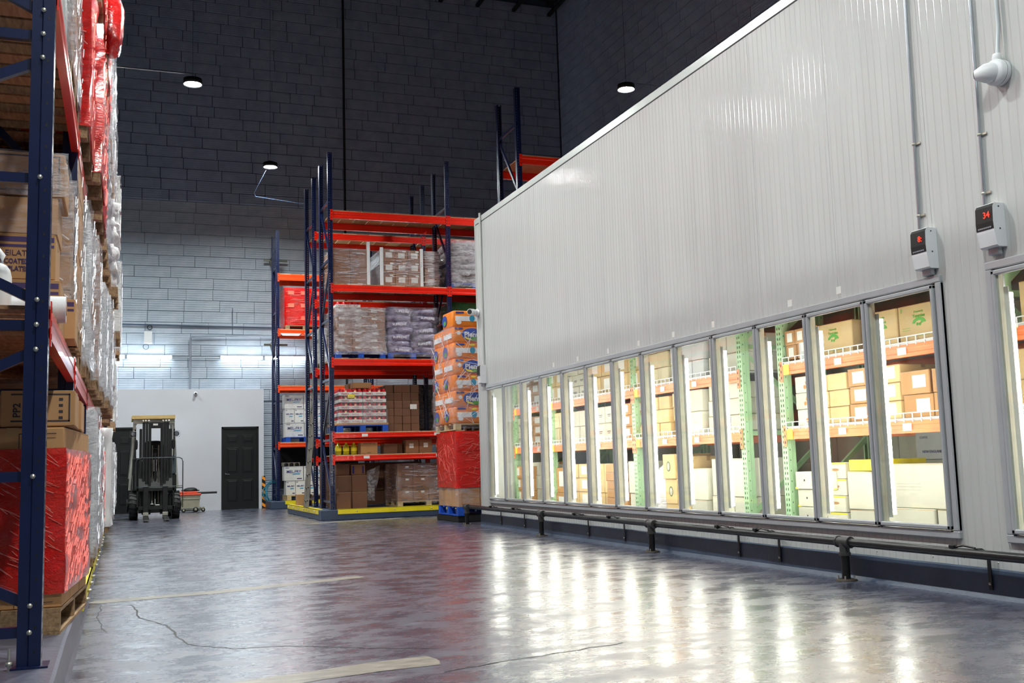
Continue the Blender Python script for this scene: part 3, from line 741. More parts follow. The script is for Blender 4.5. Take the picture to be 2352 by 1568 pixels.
def beam_mesh(L_, h_, mat):
    k = (round(L_, 3), h_, mat.name)
    if k in BM: return BM[k]
    b = MB(); t = .045
    b.prism([(0, -h_), (t, -h_), (t, -.022), (t - .012, 0), (.0, 0), (-.001, -h_ * .3), (.003, -h_ * .36), (.003, -h_ * .64), (-.001, -h_ * .7)], 0, L_, 0, 'x')
    me = b.mesh('beam', mat); BM[k] = me; return me
def beam(rack, x0, x1, y, z, h_, mat, back=False, conn=True, endlab=None):
    o = link('beam', beam_mesh(x1 - x0, h_, mat), rack, (x0, y, z) if not back else (x1, y, z), 0 if not back else PI)
    if conn:
        ch = max(.2, h_ + .07)
        for xx in ((x0 - .045, x0 + .004), (x1 - .004, x1 + .045)) if not back else ((-.045, .004), (x1 - x0 - .004, x1 - x0 + .045)):
            xa, xb = (xx[0] - (x0 if not back else 0), xx[1] - (x0 if not back else 0))
            b = MB(); b.box(xa, xb, -.006, -.001, -ch + .03, .03)
            for k in range(3): zc = .0 - k * ch * .3; b.box((xa + xb) / 2 - .007, (xa + xb) / 2 + .007, -.0075, -.0055, zc - .02, zc + .006, 1)
            b.obj('connector', [mat, BLACK], o)
    return o
def deck(rack, x0, x1, depth, z, mats, bw=.27, gap=.012, th=.018, y0=.0):
    n = max(2, int((x1 - x0) / bw)); w_ = (x1 - x0) / n
    for i in range(n):
        MB().box(x0 + i * w_ + gap / 2, x0 + (i + 1) * w_ - gap / 2, y0, depth - y0, 0, th).obj('plank', mats[i % len(mats)], rack, (0, 0, z + rnd.uniform(0, .001)))
def rack(label, loc, rz, ups, depth, H, levels, mat=NAVY, bmat=RED, group=None, wdt=.09, pitch=1.2, base=0, **kw):
    r = thing('pallet_rack', label, 'rack', loc, rz, group)
    for i, x in enumerate(ups): upframe(r, x, H, depth, mat, pitch, wdt=wdt, **(kw.get('near', {}) if i == 0 else {}))
    for a, c in zip(ups[:-1], ups[1:]):
        for (z, h_, dm) in levels:
            x0, x1 = a + wdt, c
            beam(r, x0, x1, -.004, z, h_, bmat); beam(r, x0, x1, depth + .004, z, h_, bmat, True, False)
            if dm: deck(r, x0 + .01, x1 - .01, depth, z, dm, **kw.get('deck', {}))
    return r
def tagplate(rack_, x, z, w_=.12, h_=.055, y=-.006): MB().box(x - w_ / 2, x + w_ / 2, y - .002, y + .001, z - h_ / 2, z + h_ / 2).obj('shelf_label', PAPER, rack_)
PB = .2
CR = rack('tall navy and red pallet rack in the middle of the picture, front row', (3.82, 20.3, PB), 0, [0, 2.46, 4.92], 1.05, 7.32 - PB,
          [(1.235 - PB, .093, [PLY]), (1.677 - PB, .093, [PLY]), (3.137 - PB, .125, [PLANK, WOOD]), (4.624 - PB, .132, [PLANK, PLANKL, WOOD]), (6.118 - PB, .145, [PLANK, PLANK, WOOD, PLANK])])
for x in (.72, 2.2): tagplate(CR, x, 1.2 - PB); tagplate(CR, x - .03, 1.63 - PB)
BR = rack('second navy and red pallet rack standing back to back behind the middle one', (3.84, 22.25, PB), 0, [0, 2.46, 4.92], 1.02, 7.32 - PB,
          [(1.235 - PB, .093, None), (1.6 - PB, .093, [PLY]), (3.12 - PB, .12, [PLY]), (4.60 - PB, .13, [PLY]), (6.10 - PB, .13, [PLANKL, PLANK])])
FR = rack('far pallet rack close to the back wall with orange-red beams', (3.78, 27.5, PB), 0, [0, 2.5, 5.0], .85, 7.32 - PB,
          [(1.69 - PB, .11, [PLY]), (3.17 - PB, .115, [PLY]), (4.66 - PB, .14, [PLY]), (6.14 - PB, .16, [PLANKL, PLANK])], bmat=flat('beam_orange_red', (.98, .3, .1), .3, coat=.3))
# pale formed trays hanging under the beam at the third level of the far rack
b = MB()
for k in range(4): x = 3.95 + k * .62; b.prism([(x, 4.5), (x + .42, 4.5), (x + .48, 4.56), (x - .06, 4.56)], 27.47, 27.49)
stuff(b.obj('deck_tray', WHITE, None)); o = bpy.data.objects['deck_tray']; tag(o, 'row of pale metal deck trays under the third beam of the far rack', 'deck tray')
RR = rack('navy pallet rack rising above the cold room roof', (6.34, 16.27, PB), 0, [0, 2.5], 1.02, 7.49 - PB, [(6.27 - PB, .14, [PLANK])], deck=dict(bw=.6), pitch=1.3)

# left rack, beams running away from the camera; near frame braces as seen
LUP = [0, 2.45, 4.9, 7.8, 10.65, 13.1, 15.05, 17.08, 19.4]
LR = rack('long tall navy pallet rack along the left side of the aisle', (LX(4.95), 4.95, PB), PI / 2 - .0036, LUP, 1.07, 7.4,
          [(1.745 - PB, .13, None), (3.30 - PB, .13, None), (4.8 - PB, .13, None), (6.3 - PB, .13, None)], bmat=RED,
          near=dict(hz=[z - PB for z in (.347, 1.003, 1.663, 2.326, 2.991, 3.65, 4.3, 4.96)],
                    dg=[(a - PB, c - PB) for a, c in ((.458, .93), (1.554, 1.07), (1.773, 2.25), (2.88, 2.4), (3.103, 3.6), (4.2, 3.72))], bolts=True))
for i, (a, c) in enumerate(zip(LUP[:-1], LUP[1:])):
    for z in (1.745, 3.30, 4.8, 6.3):
        if i < 4 or z < 2: deck(LR, a + .1, c - .01, 1.07, z - PB, [PLANK, WOOD] if z > 2 else [PLANK], bw=.16, gap=.03, y0=.0)
# foot bolt of the nearest upright
b = MB(); b.tube([(-.02, .12, .0), (-.02, .12, .09)], .006, 6); b.lathe([(0, .02), (.014, .02), (.014, .035), (0, .035)], (-.02, .12, 0), 8); b.obj('anchor_bolt', BOLT, LR)

# ================= LOADS, middle rack =================
FY = 20.42
def at(x, z, d=1.0, w_=1.0): return (x + w_ / 2, FY + d / 2, z)
SHELF = lambda z: z + .019
# ketchup trays
def ketchup():
    r = thing('ketchup_pallet_load', 'pallet of white ketchup trays with red jars on a blue pallet', 'pallet load', (4.51, 20.95, SHELF(1.677)))
    pallet(r, 1.02, 1.0, .14, BLUEP)
    MB().cbox(-.52, .52, -.5, .5, .14, .18, .004).obj('slip_sheet', KRAFT, r)
    th = .137; tray = MB(); tray.cbox(-.237, .237, -.16, .16, 0, .07, .003); tm = tray.mesh('tray', WHITEB)
    jar = MB(); jar.lathe([(.037, 0), (.038, .005), (.038, .05), (.033, .06), (.026, .064), (.026, .078), (0, .079)], n=12); jar.box(-.02, .02, -.0395, -.037, .012, .04, 1); jm = jar.mesh('jar', [REDCAN, flat('jar_label', (.93, .82, .62), .5)])
    jar2 = MB(); jar2.lathe([(.037, 0), (.038, .005), (.038, .05), (.033, .06), (.026, .064), (.026, .078), (0, .079)], n=12); jm2 = jar2.mesh('jar', [REDCAN])
    for k in range(5):
        for c in range(2):
            for d_ in range(3):
                if d_ and k < 4 and c: continue
                t = link('tray', tm, r, (-.243 + c * .486 + rnd.uniform(-.004, .004), -.335 + d_ * .335, .182 + k * th))
                if d_ == 0: text(t, "Hunt's", .055, (-.11, -.162, .035), INKR, bold=.001); text(t, 'KETCHUP', .032, (.1, -.162, .033), INKR)
                elif c == 0: text(t, "Hunt's", .055, (-.237 - .002, 0, .035), INKR, '-x')
                for a in range(5):
                    for e in range(3):
                        if e and not (c == 0 and a == 0) and k < 4: continue
                        if d_ and not (c == 0 and a == 0) and not (k == 4 and e == 2): continue
                        link('jar', jm if a % 2 else jm2, t, (-.19 + a * .095, -.115 + e * .115, .058))
    MB().box(-.3, -.16, -.506, -.503, .182 + 4 * th - .05, .182 + 4 * th + .02).obj('yellow_sticker', YINK, r)
    wrap(r, .97, 1.0, .16, .182 + 4 * th, WRAP, 4, top=False)
ketchup()
for i, (x, y) in enumerate(((4.53, 20.72), (4.49, 21.05))):
    tag(link('carton', carton_mesh(.37, .3, .115, KRAFT), None, (x, y, 2.578), .05 * i), ['small kraft carton lying on top of the ketchup pallet, front one', 'small kraft carton lying on top of the ketchup pallet, back one'][i], 'carton')
load('stack of dark brown cartons right of the ketchup pallet', (5.36, 21.05, SHELF(1.677)), 4, 2, 6, .176, .45, .158, KRAFTD, None, None, seed=3, lab=None, name='carton_stack', cat='carton stack')
b = MB(); b.box(5.52, 5.66, 20.594, 20.597, 2.15, 2.25); tag(b.obj('shipping_label', PAPER), 'white shipping label on the dark brown carton stack', 'label')
load('dark film-wrapped load at the right end behind the brown carton stack', (6.1, 22.95, 1.7), 2, 2, 4, .45, .45, .24, KRAFTD, FILMG, WOOD, seed=8)
load('dark film-wrapped load on the back rack left of the post', (5.0, 22.85, 1.66), 3, 2, 3, .33, .45, .24, KRAFTD, FILMG, WOOD, seed=9)
# level 3
def eachtop(i, j, k): return None
L3 = load('clear-wrapped pallet of kraft cartons with one ketchup tray on top', (4.49, 20.95, SHELF(3.137)), 3, 2, 6, .335, .49, .148, KRAFTM, WRAPH, BLUEP, seed=11, palh=.15, jit=.008, lab=[('-y', -.05, .08, .12, .05)], wamp=.03)
MB().cbox(-.5, .0, -.5, -.1, 1.04, 1.1, .004).obj('tray', WHITEB, L3); text(L3, "Hunt's KETCHUP", .055, (-.25, -.504, 1.07), INKR)
for k in range(4): q_ = MB(); q_.lathe([(.05, 0), (.05, .05), (.02, .06), (0, .06)], (-.43 + k * .12, -.42, 1.1), 12); q_.obj('jar', REDCAN, L3)
sackload('blue pallet of purple-grey plastic sacks beside the kraft carton pallet', (5.58, 20.98, SHELF(3.137)), 7, SACKP, 1.06, 1.0, .132, BLUEP, 'SUPREME', 2, WRAP)
G3 = load('green film-wrapped load partly hidden by the paper towel pallet', (7.05, 21.0, SHELF(3.137)), 3, 2, 4, .42, .45, .27, KRAFT, WRAPG, WOOD, seed=5)
load('light film-wrapped load just seen left of the uprights on the back rack', (4.5, 22.8, 3.14), 3, 2, 3, .33, .45, .25, WHITEB, WRAPH, WOOD, seed=12)
load('second film-wrapped load on the back rack at the third level', (5.7, 22.8, 3.14), 3, 2, 3, .33, .45, .25, KRAFTM, WRAPH, WOODL, seed=13)
# level 4
def boards(r, W, D, z0, z1, pts):
    for x, y in pts: q_ = MB(); q_.box(x - .03, x + .03, y - .004, y, z0, z1); q_.box(x - .03, x - .026, y, y + .06, z0, z1); q_.obj('corner_board', WHITE, r)
A4 = load('film-wrapped brown load with a white corner board on the fourth level', (4.28, 20.92, SHELF(4.624)), 2, 2, 2, .36, .5, .37, KRAFTM, WRAP, None, seed=20, lab=None)
boards(A4, .7, 1, 0, .9, [(.375, -.52)])
labs = [('-y', 0, .14, .14, .11), ('-y', .06, .225, .07, .03)]
B4 = load('film-wrapped cartons with white labels and corner boards on the fourth level', (5.35, 20.92, SHELF(4.624)), 3, 2, 3, .27, .5, .255, KRAFTM, WRAP, None, seed=21, lab=labs)
boards(B4, .8, 1, 0, .8, [(-.42, -.52), (.42, -.52)])
MB().box(-.425, -.42, -.5, .5, .02, .78).obj('side_film', flat('film_milky', (.72, .75, .78), .3), B4)
load('film-wrapped load just right of the labelled cartons, behind the post', (6.0, 21.0, SHELF(4.624)), 1, 2, 3, .3, .5, .255, KRAFTM, WRAPH, None, seed=22, lab=labs)
sackload('blue pallet of shiny grey sacks on the upper level at the cold room edge', (6.96, 21.0, SHELF(4.624)), 6, SACKG, 1.1, 1.0, .15, BLUEP, None, 5, WRAPH, cols=1)
# level 1
for i in range(3):
    r = thing('oil_jug', ['left yellow oil jug with a bright yellow label', 'middle yellow oil jug with a bright yellow label', 'right yellow oil jug with a bright yellow label'][i], 'jug', (4.03 + i * .155, 20.55, 1.255), 0, 'oil jugs on the low shelf')
    MB().lathe([(0, 0), (.06, .002), (.066, .02), (.066, .15), (.05, .19), (.022, .21), (.022, .225), (0, .225)], n=16).obj('bottle', OIL, r)
    MB().lathe([(.0675, .075), (.0675, .14)], n=16).obj('label', YINK, r); MB().lathe([(.024, .215), (.024, .24), (0, .24)], n=10).obj('cap', YINK, r)
def carton(label, loc, d3, mat, rz=0, lab=None, group=None, tape=TAPE): return tag(link('carton', carton_mesh(*d3, mat, tape, lab), None, loc, rz), label, 'carton', group)
c1 = carton('kraft carton beside the oil jugs with dark printed lines', (4.63, 20.6, 1.255), (.34, .3, .235), KRAFT); text(c1, 'VEGETABLE OIL', .035, (0, -.152, .21), INK); text(c1, 'BEST', .035, (0, -.152, .03), INK)
carton('dark brown carton between the kraft carton and the labelled pair', (5.07, 20.62, 1.255), (.28, .3, .2), KRAFTD)
carton('narrow dark carton beside the dark brown one', (5.28, 20.72, 1.255), (.12, .3, .2), KRAFTD)
carton('left of two brown cartons with small white labels on the low shelf', (5.52, 20.62, 1.255), (.27, .3, .27), KRAFTM, 0, [('-y', -.02, .15, .09, .09)])
carton('right of two brown cartons with small white labels on the low shelf', (5.8, 20.62, 1.255), (.265, .3, .27), KRAFTM, 0, [('-y', 0, .16, .09, .09)])
# level 0
load('dark carton stack on the floor of the middle rack, left side', (4.28, 21.0, .2), 2, 2, 2, .31, .5, .325, KRAFTD, None, None, seed=30, name='carton_stack', cat='carton stack')
carton('dark brown carton standing on the left floor stack', (4.12, 20.75, .853), (.27, .35, .215), KRAFTD)
c2 = carton('brown carton with a blue striped side on the left floor stack', (4.43, 20.75, .853), (.28, .35, .205), KRAFTM)
MB().box(-.12, -.08, -.177, -.175, .03, .18).obj('blue_stripe', INKB, c2); MB().box(.08, .11, -.177, -.175, .03, .18).obj('blue_stripe', INKB, c2)
r = thing('open_carton', 'open dark brown carton in front of the left floor stack', 'carton', (4.09, 20.46, .2))
b = MB(); W, D_, H_ = .29, .2, .3
b.box(-W / 2, W / 2, -D_ / 2, -D_ / 2 + .005, 0, H_); b.box(-W / 2, W / 2, D_ / 2 - .005, D_ / 2, 0, H_); b.box(-W / 2, -W / 2 + .005, -D_ / 2, D_ / 2, 0, H_); b.box(W / 2 - .005, W / 2, -D_ / 2, D_ / 2, 0, H_); b.box(-W / 2, W / 2, -D_ / 2, D_ / 2, 0, .005); b.obj('body', KRAFTD, r)
b = MB(); b.bar((-W / 2, -.09, H_), (-W / 2 + .03, -.09, H_ + .1), .19, .004, (1, 0, 0)); b.obj('flap', KRAFTD, r); b = MB(); b.bar((0, D_ / 2, H_), (0, D_ / 2 + .03, H_ + .09), .28, .004, (0, 1, 0)); b.obj('flap', KRAFTD, r)
r = thing('plastic_film_sheet', 'loose clear plastic sheet hanging from the wrapped cartons on the floor level', 'plastic sheet', (4.6, 20.6, .35))
b = MB(); v = []
for i in range(9):
    for j in range(9):
        u, t = i / 8, j / 8; v.append((.0 + u * (.28 - .1 * (1 - t)) + .02 * noise.noise(Vector((u * 4, t * 4, 0))), -.06 + .14 * noise.noise(Vector((u * 3, t * 2, 5))) + u * .1, t * (.58 + .12 * u) - .02 * u))
b.add(v, [(i * 9 + j, (i + 1) * 9 + j, (i + 1) * 9 + j + 1, i * 9 + j + 1) for i in range(8) for j in range(8)], 0, True); b.obj('sheet', WRAPH, r)
F0 = load('clear-wrapped brown cartons on a light pallet, right side of the floor level', (5.86, 21.02, .2), 4, 2, 3, .325, .5, .25, KRAFTM, WRAP, WOODL, seed=31, palh=.1, lab=[('-y', .04, .18, .07, .035), ('ink', 0, .225, .2, .012), ('ink', -.02, .03, .12, .012)])
load('dark cartons deep in the middle rack behind the floor level loads', (5.2, 22.9, .2), 5, 2, 3, .42, .45, .3, KRAFTD, None, None, seed=32, name='carton_stack', cat='carton stack')
# far rack
RL = load('red film-wrapped cartons with pale labels on the far rack', (4.54, 28.0, SHELF(4.66)), 3, 2, 3, .34, .38, .34, REDPL, WRAPR, WOOD, seed=40, palh=.1, lab=[('-y', -.03, .2, .14, .1)], tape=None, cat='pallet load')
for i in range(3):
    for k in range(3):
        if k == 0 and i == 0: continue
        MB().box(-.43 + i * .34, -.27 + i * .34, -.405, -.402, .26 + k * .34, .36 + k * .34).obj('label', flat('label_pink', (.95, .42, .33), .5), RL)
def melfry(label, loc, w_=.49, h_=.37, small=False, d_=.4):
    r = thing('carton', label, 'carton', loc, 0, 'white frying oil cartons on the far rack')
    link('box', carton_mesh(w_, d_, h_, WHITEB, None), r)
    s = w_ / .49
    text(r, 'MEL-FRY', .1 * s, (.0, -d_ / 2 - .002, h_ * .62), INKB, sx=1.0, bold=.002)
    q_ = MB(); q_.prism([(-.05 * s, h_ * .42), (.15 * s, h_ * .42), (.17 * s, h_ * .5), (.0 * s, h_ * .5)], -d_ / 2 - .002, -d_ / 2); q_.obj('teal_stripe', INKT, r)
    q_ = MB(); q_.box(-w_ / 2 + .005, w_ / 2 - .005, -d_ / 2 - .0015, -d_ / 2, h_ - .014, h_ - .006); q_.box(.08 * s, .21 * s, -d_ / 2 - .0015, -d_ / 2, h_ * .1, h_ * .17); q_.box(-w_ * .45, -w_ * .25, -d_ / 2 - .0015, -d_ / 2, h_ * .87, h_ * .91); q_.obj('print', INKP, r)
    return r
z0 = SHELF(1.69)
r = thing('blue_pallet', 'blue pallet under the white cartons on the far rack', 'pallet', (4.56, 27.95, z0)); pallet(r, 1.05, .85, .13, BLUEP)
melfry('bottom white frying oil carton on the blue pallet', (4.28, 27.86, z0 + .132)); melfry('bottom white carton to its right, behind the upright', (4.79, 27.86, z0 + .132))
for i in range(4): melfry(['first', 'second', 'third', 'fourth'][i] + ' narrow white carton from the left in the middle row', (4.15 + i * .25, 27.86, z0 + .505), .24, .37)
melfry('top white frying oil carton above the narrow pair', (4.26, 27.86, z0 + .878)); melfry('top white carton to its right, behind the ladder', (4.77, 27.86, z0 + .878))
wrp = thing('stretch_film', 'clear film around the white cartons on the far rack', 'film', (4.54, 27.87, z0 + .13)); wrap(wrp, 1.04, .5, 0, 1.16, WRAP, 3, top=False)
r = thing('wooden_pallet', 'light wooden pallet on the far plinth', 'pallet', (4.58, 27.95, .2)); pallet(r, 1.05, .85, .13, WOODL)
for i in range(4): melfry(['first', 'second', 'third', 'fourth'][i] + ' narrow white carton on the light wooden pallet', (4.17 + i * .25, 27.86, .332), .24, .375)
melfry('white frying oil carton on top of the low stack', (4.25, 27.86, .71)); melfry('white frying oil carton of the low stack, right half hidden', (4.76, 27.86, .71))
r = thing('egg_tray', 'grey cardboard tray with three round holes on the low white stack', 'tray', (4.2, 27.86, 1.084)); b = MB(); b.cbox(-.22, .22, -.15, .15, 0, .1, .01)
b.obj('body', flat('pulp_grey', (.55, .52, .47), .8), r)
for k in range(3): q_ = MB(); q_.lathe([(0, 0), (.055, 0), (.05, .01)], (-.14 + .14 * k, -.151, .035), 14, axis='y'); q_.obj('hole', BLACK, r)
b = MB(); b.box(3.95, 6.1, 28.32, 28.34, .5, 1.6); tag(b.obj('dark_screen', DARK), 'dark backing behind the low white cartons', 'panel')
cc = carton('small kraft carton on the plinth behind the ladder', (3.83, 23.5, .2), (.32, .3, .245), KRAFT)
# roof load
load('red wrapped load above the cold room roof under the orange shelf', (7.1, 16.85, 5.06), 3, 2, 3, .36, .45, .24, REDPL, WRAPR, None, seed=50, tape=None)

# ================= stacked pallets at the cold room corner =================
pl = struct(MB().cbox(5.5, 7.2, 17.45, 18.75, 0, .115, .01).obj('trim_7', BLACK)); pl['label'] = 'low dark block under the corner pallets'
RS = load('red film-wrapped cartons on a blue pallet at the cold room corner', (6.1, 18.0, .115), 3, 3, 4, .4, .4, .325, KRAFT, None, BLUEP, seed=60, palh=.15, palw=1.22, lab=[('ink', 0, .16, .26, .004)])
wrap(RS, 1.21, 1.21, .15 + .33, .15 + 1.31, WRAPR, 61, amp=.02); wrap(RS, 1.2, 1.2, .15, .5, WRAP, 62, top=False)
glints(RS, 1.21, 1.21, .5, 1.44, 160, GLINTR, 13, (-.5, 1.5), .026, (.0008, .0025), (.05, .3))
for z in (.8, 1.12): MB().box(-.6, .6, -.634, -.63, z, z + .006).obj('film_edge', flat('film_edge_dark_red', (.6, .03, .02), .3), RS)
b = MB()
for (x0, x1, z0_, z1_) in ((-.55, -.1, .2, .206), (-.55, -.1, .42, .426), (-.55, -.544, .2, .426), (-.106, -.1, .2, .426)): b.box(x0, x1, -.612, -.609, z0_, z1_)
b.obj('print_frame', INKO, RS)
TW = thing('paper_towel_pallet', 'tall clear-wrapped pallet of orange paper towel packs on a light pallet', 'pallet load', (6.08, 18.0, 1.60)); pallet(TW, 1.22, 1.2, .11, WOODL)
pk = MB(); pk.blob((0, 0, .141), (.325, .3, .15), 3, .05, 24, 10, .22, 4); pkm = pk.mesh('towel_pack', TOWEL)
LB1, LW = flat('logo_blue', (.13, .3, .68), .35), flat('logo_white', (.95, .95, .97), .35)
def ell(p, cx, cz, rx, rz_, y, mat, n=20, x=None, a0=0, a1=2 * PI):
    q_ = MB(); pts = [(cx + rx * math.cos(a0 + (a1 - a0) * k / n), cz + rz_ * math.sin(a0 + (a1 - a0) * k / n)) for k in range(n)]
    if x is None: q_.prism(pts, y, y + .003)
    else: q_.prism(pts, x, x + .003, 0, 'x')
    q_.obj('logo', mat, p)
for k in range(7):
    for c in range(2):
        for d_ in range(2):
            if k == 6 and (c == 0 and d_ == 1): continue
            o = link('towel_pack', pkm, TW, (-.305 + c * .62, -.3 + d_ * .6, .12 + k * .284), rnd.uniform(-.01, .01))
            if d_ == 0:
                y = -.305
                if k % 2 == 1:
                    ell(o, .05, .145, .2, .115, y, LB1); ell(o, .07, .1, .17, .06, y - .002, YINK); ell(o, .1, .075, .08, .035, y - .004, INKG)
                    ell(o, .05, .15, .175, .07, y - .003, LB1); text(o, 'Plenty', .125, (.06, y - .005, .14), LW, tilt=0, bold=.004, sx=1.05); MB().box(-.27, -.13, y - .001, y + .01, .235, .268).obj('logo', LB1, o)
                    ell(o, -.2, .17, .035, .035, y, LW); text(o, '15', .04, (-.22, y - .002, .252), YINK)
                else:
                    MB().box(-.26, .28, y - .0, y + .02, .1, .19).obj('logo', LW, o); ell(o, .05, .15, .05, .06, y - .003, INKT); ell(o, -.2, .075, .05, .035, y - .002, LW); ell(o, .2, .06, .05, .03, y - .002, LW)
                    MB().box(-.25, -.1, y - .001, y + .01, .24, .268).obj('logo', LB1, o); ell(o, .05, .245, .05, .02, y - .001, YINK)
            if c == 0:
                x = -.333
                if k % 2 == 0: ell(o, .12, .14, .14, .1, 0, LB1, x=x); ell(o, .1, .1, .07, .04, 0, INKG, x=x - .002)
                else: MB().box(x, x + .02, -.25, .2, .08, .17).obj('logo', LW, o)
wrap(TW, 1.27, 1.22, .02, .12 + 6 * .284, WRAP, 77, amp=.05, m_=16, top=False)
b = MB(); v = [(-.64, .62, 1.78), (-.64, -.62, 1.82), (.64, .62, 2.1), (.64, -.62, 2.12), (-.1, .62, 2.1), (-.3, -.62, 2.1)]
b.add(v, [(0, 1, 5, 4), (4, 5, 3, 2)]); b.obj('film_cap', WRAPH, TW)
glints(TW, 1.27, 1.22, .1, 1.8, 170, GLINTW, 12, (-1.2, 1.4), .035, (.001, .004), (.06, .4))

# ================= LADDER, HOSE, HAZARD POST =================
r = thing('ladder', 'worn aluminium ladder leaning on the left end of the middle rack', 'ladder', (3.63, 21.85, .21))
top = Vector((.42, .95, 3.5))
for dy in (0, .3):
    b = MB(); b.bar((0, dy, 0), (top.x, top.y + dy, top.z), .025, .06, (1, 0, 0)); rl = b.obj('rail', DKALU, r)
    for k in range(13):
        t = (k + .5) / 13; q_ = MB(); q_.lathe([(0, 0), (.014, 0)], (top.x * t - .01, top.y * t + dy - .017, top.z * t), 8, axis='y'); q_.obj('rung_end', BLACK, rl)
for k in range(13):
    t = (k + .5) / 13; MB().tube([(top.x * t, top.y * t, top.z * t), (top.x * t, top.y * t + .3, top.z * t)], .016, 8).obj('rung', DKALU, r)
r = thing('hazard_post', 'orange and black striped guard board at the corner of the office partition', 'guard board', (3.575, 28.45, 0))
MB().box(-.045, .045, -.01, .02, 0, .85).obj('board', BLACK, r)
for k in range(5): z = .02 + k * .175; MB().prism([(-.044, z + .06), (.044, z), (.044, z + .07 + .01), (-.044, z + .14)], -.013, -.009).obj('orange_stripe', ORGH, r)
r = thing('air_hose', 'coiled teal hose hanging beside the striped guard board', 'hose', (3.78, 28.3, .42))
for k in range(6):
    pts = [(.14 * math.cos(t) * (1 + .1 * k) + .03 * math.sin(k), .02 * k + .02 * math.sin(3 * t), .28 * math.sin(t) * (1 - .03 * k) + .03 * math.cos(k * 2)) for t in [2 * PI * i / 18 for i in range(19)]]
    MB().tube(pts, .009, 6).obj('coil', TEAL, r)
MB().tube([(.12, 0, -.1), (.1, -.5, -.2), (0, -.75, -.36), (-.1, -.8, -.41)], .008, 6).obj('loose_end', TEAL, r)

# ================= FORKLIFT =================
FX, FYY = .715, 24.55
fk = thing('forklift', 'black and white forklift with a plywood roof facing the camera', 'forklift', (FX, FYY, 0))
FB = flat('forklift_black', (.04, .048, .052), .55, .0, var=.2, vscale=12); FW = flat('forklift_white', (.8, .81, .76), .4, var=.05); FT = flat('fork_tip', (.8, .8, .74), .3, .8)
MB().add([(-.49, -.3, 2.2), (.415, -.3, 2.2), (.415, 1.2, 2.2), (-.49, 1.2, 2.2), (-.49, -.3, 2.27), (.415, -.3, 2.28), (.415, 1.2, 2.3), (-.49, 1.2, 2.29)], [(3, 2, 1, 0), (4, 5, 6, 7), (0, 1, 5, 4), (1, 2, 6, 5), (2, 3, 7, 6), (3, 0, 4, 7)]).obj('plywood_roof', WOODR, fk)
for sx, xt, xb in ((-1, -.42, -.52), (1, .38, .5)):
    b = MB(); b.bar((xb, .3, .65), (xt, -.1, 2.17), .05, .05, (1, 0, 0)); b.obj('guard_post', FW, fk)
    b = MB(); b.bar((xb, 1.5, .9), (xt, 1.15, 2.17), .05, .05, (1, 0, 0)); b.obj('guard_post', FW, fk)
b = MB(); b.cbox(-.45, .41, -.18, -.1, 2.1, 2.2, .01); b.cbox(-.45, -.37, -.1, 1.15, 2.12, 2.2, .01); b.cbox(.33, .41, -.1, 1.15, 2.12, 2.2, .01)
for k in range(5): b.box(-.37, .33, .05 + k * .24, .09 + k * .24, 2.15, 2.19)
b.obj('overhead_guard', FW, fk)
for sx in (-1, 1):
    for k in range(4):
        x = (.125 + .062 * k) * sx + .01; q_ = MB(); h_ = (2.12, 2.14, 2.13, 1.98)[k]; y = -.36 + .03 * k
        q_.cbox(x - .0285, x + .0285, y, y + .09, .12 if k < 3 else .25, h_, .006); q_.obj('mast_rail', FB, fk)
    for k in range(3): q_ = MB(); q_.lathe([(.0, 0), (.022, 0), (.022, .05), (0, .05)], (.01 + sx * (.15 + .06 * k), -.33, 2.12), 8); q_.obj('cylinder_cap', BOLT, fk)
b = MB(); b.cbox(-.13, .15, -.34, -.26, 1.99, 2.13, .008); b.obj('mast_crossplate', FB, fk)
MB().box(-.05, .05, -.345, -.339, 2.05, 2.09).obj('plate', PAPER, fk)
for z in (.72, 1.3): MB().cbox(-.32, .34, -.25, -.2, z, z + .06, .006).obj('mast_tie', FB, fk)
for x in (-.06, .07): MB().tube([(x, -.3, .35), (x, -.3, 1.62)], .014, 8).obj('lift_chain', flat('chain_steel', (.42, .4, .36), .4, .8, var=.4, vscale=60), fk)
MB().tube([(.0, -.27, .3), (.0, -.27, 1.45)], .035, 10).obj('lift_cylinder', FB, fk)
for x in (-.025, .03): MB().tube([(x, -.33, 1.05), (x, -.33, 1.3)], .008, 6).obj('cylinder_rod', CHROME, fk)
# carriage, fork arms, load backrest
b = MB(); b.cbox(-.38, .42, -.46, -.4, .62, .7, .008); b.cbox(-.38, .42, -.46, -.4, .22, .3, .008)
for x in (-.36, .38): b.cbox(x - .02, x + .02, -.46, -.4, .22, .7, .006)
b.obj('carriage', FB, fk)
for x in (-.19, .21):
    q_ = MB(); q_.cbox(x - .055, x + .055, -.5, -.455, .03, .72, .006)
    q_.prism([(-.5, .03), (-.5, .09), (-1.46, .05), (-1.48, .035), (-1.46, .03)], x - .055, x + .055, 0, 'x'); ff = q_.obj('fork', FB, fk)
    q_ = MB(); q_.cbox(x - .057, x + .057, -.56, -.44, .095, .17, .006); q_.obj('fork_heel', FT, ff)
b = MB(); b.tube([(-.4, -.5, .68), (-.4, -.5, 1.25), (-.37, -.5, 1.31), (-.3, -.5, 1.34), (.48, -.5, 1.34), (.55, -.5, 1.31), (.57, -.5, 1.25), (.57, -.5, .25)], .011, 8)
b.tube([(-.4, -.5, .72), (.57, -.5, .72)], .008, 6); b.tube([(-.4, -.5, .68), (-.36, -.45, .68)], .01, 6); b.tube([(.57, -.5, .68), (.4, -.44, .68)], .01, 6); b.obj('load_backrest', flat('backrest_grey', (.25, .28, .29), .4, .3), fk)
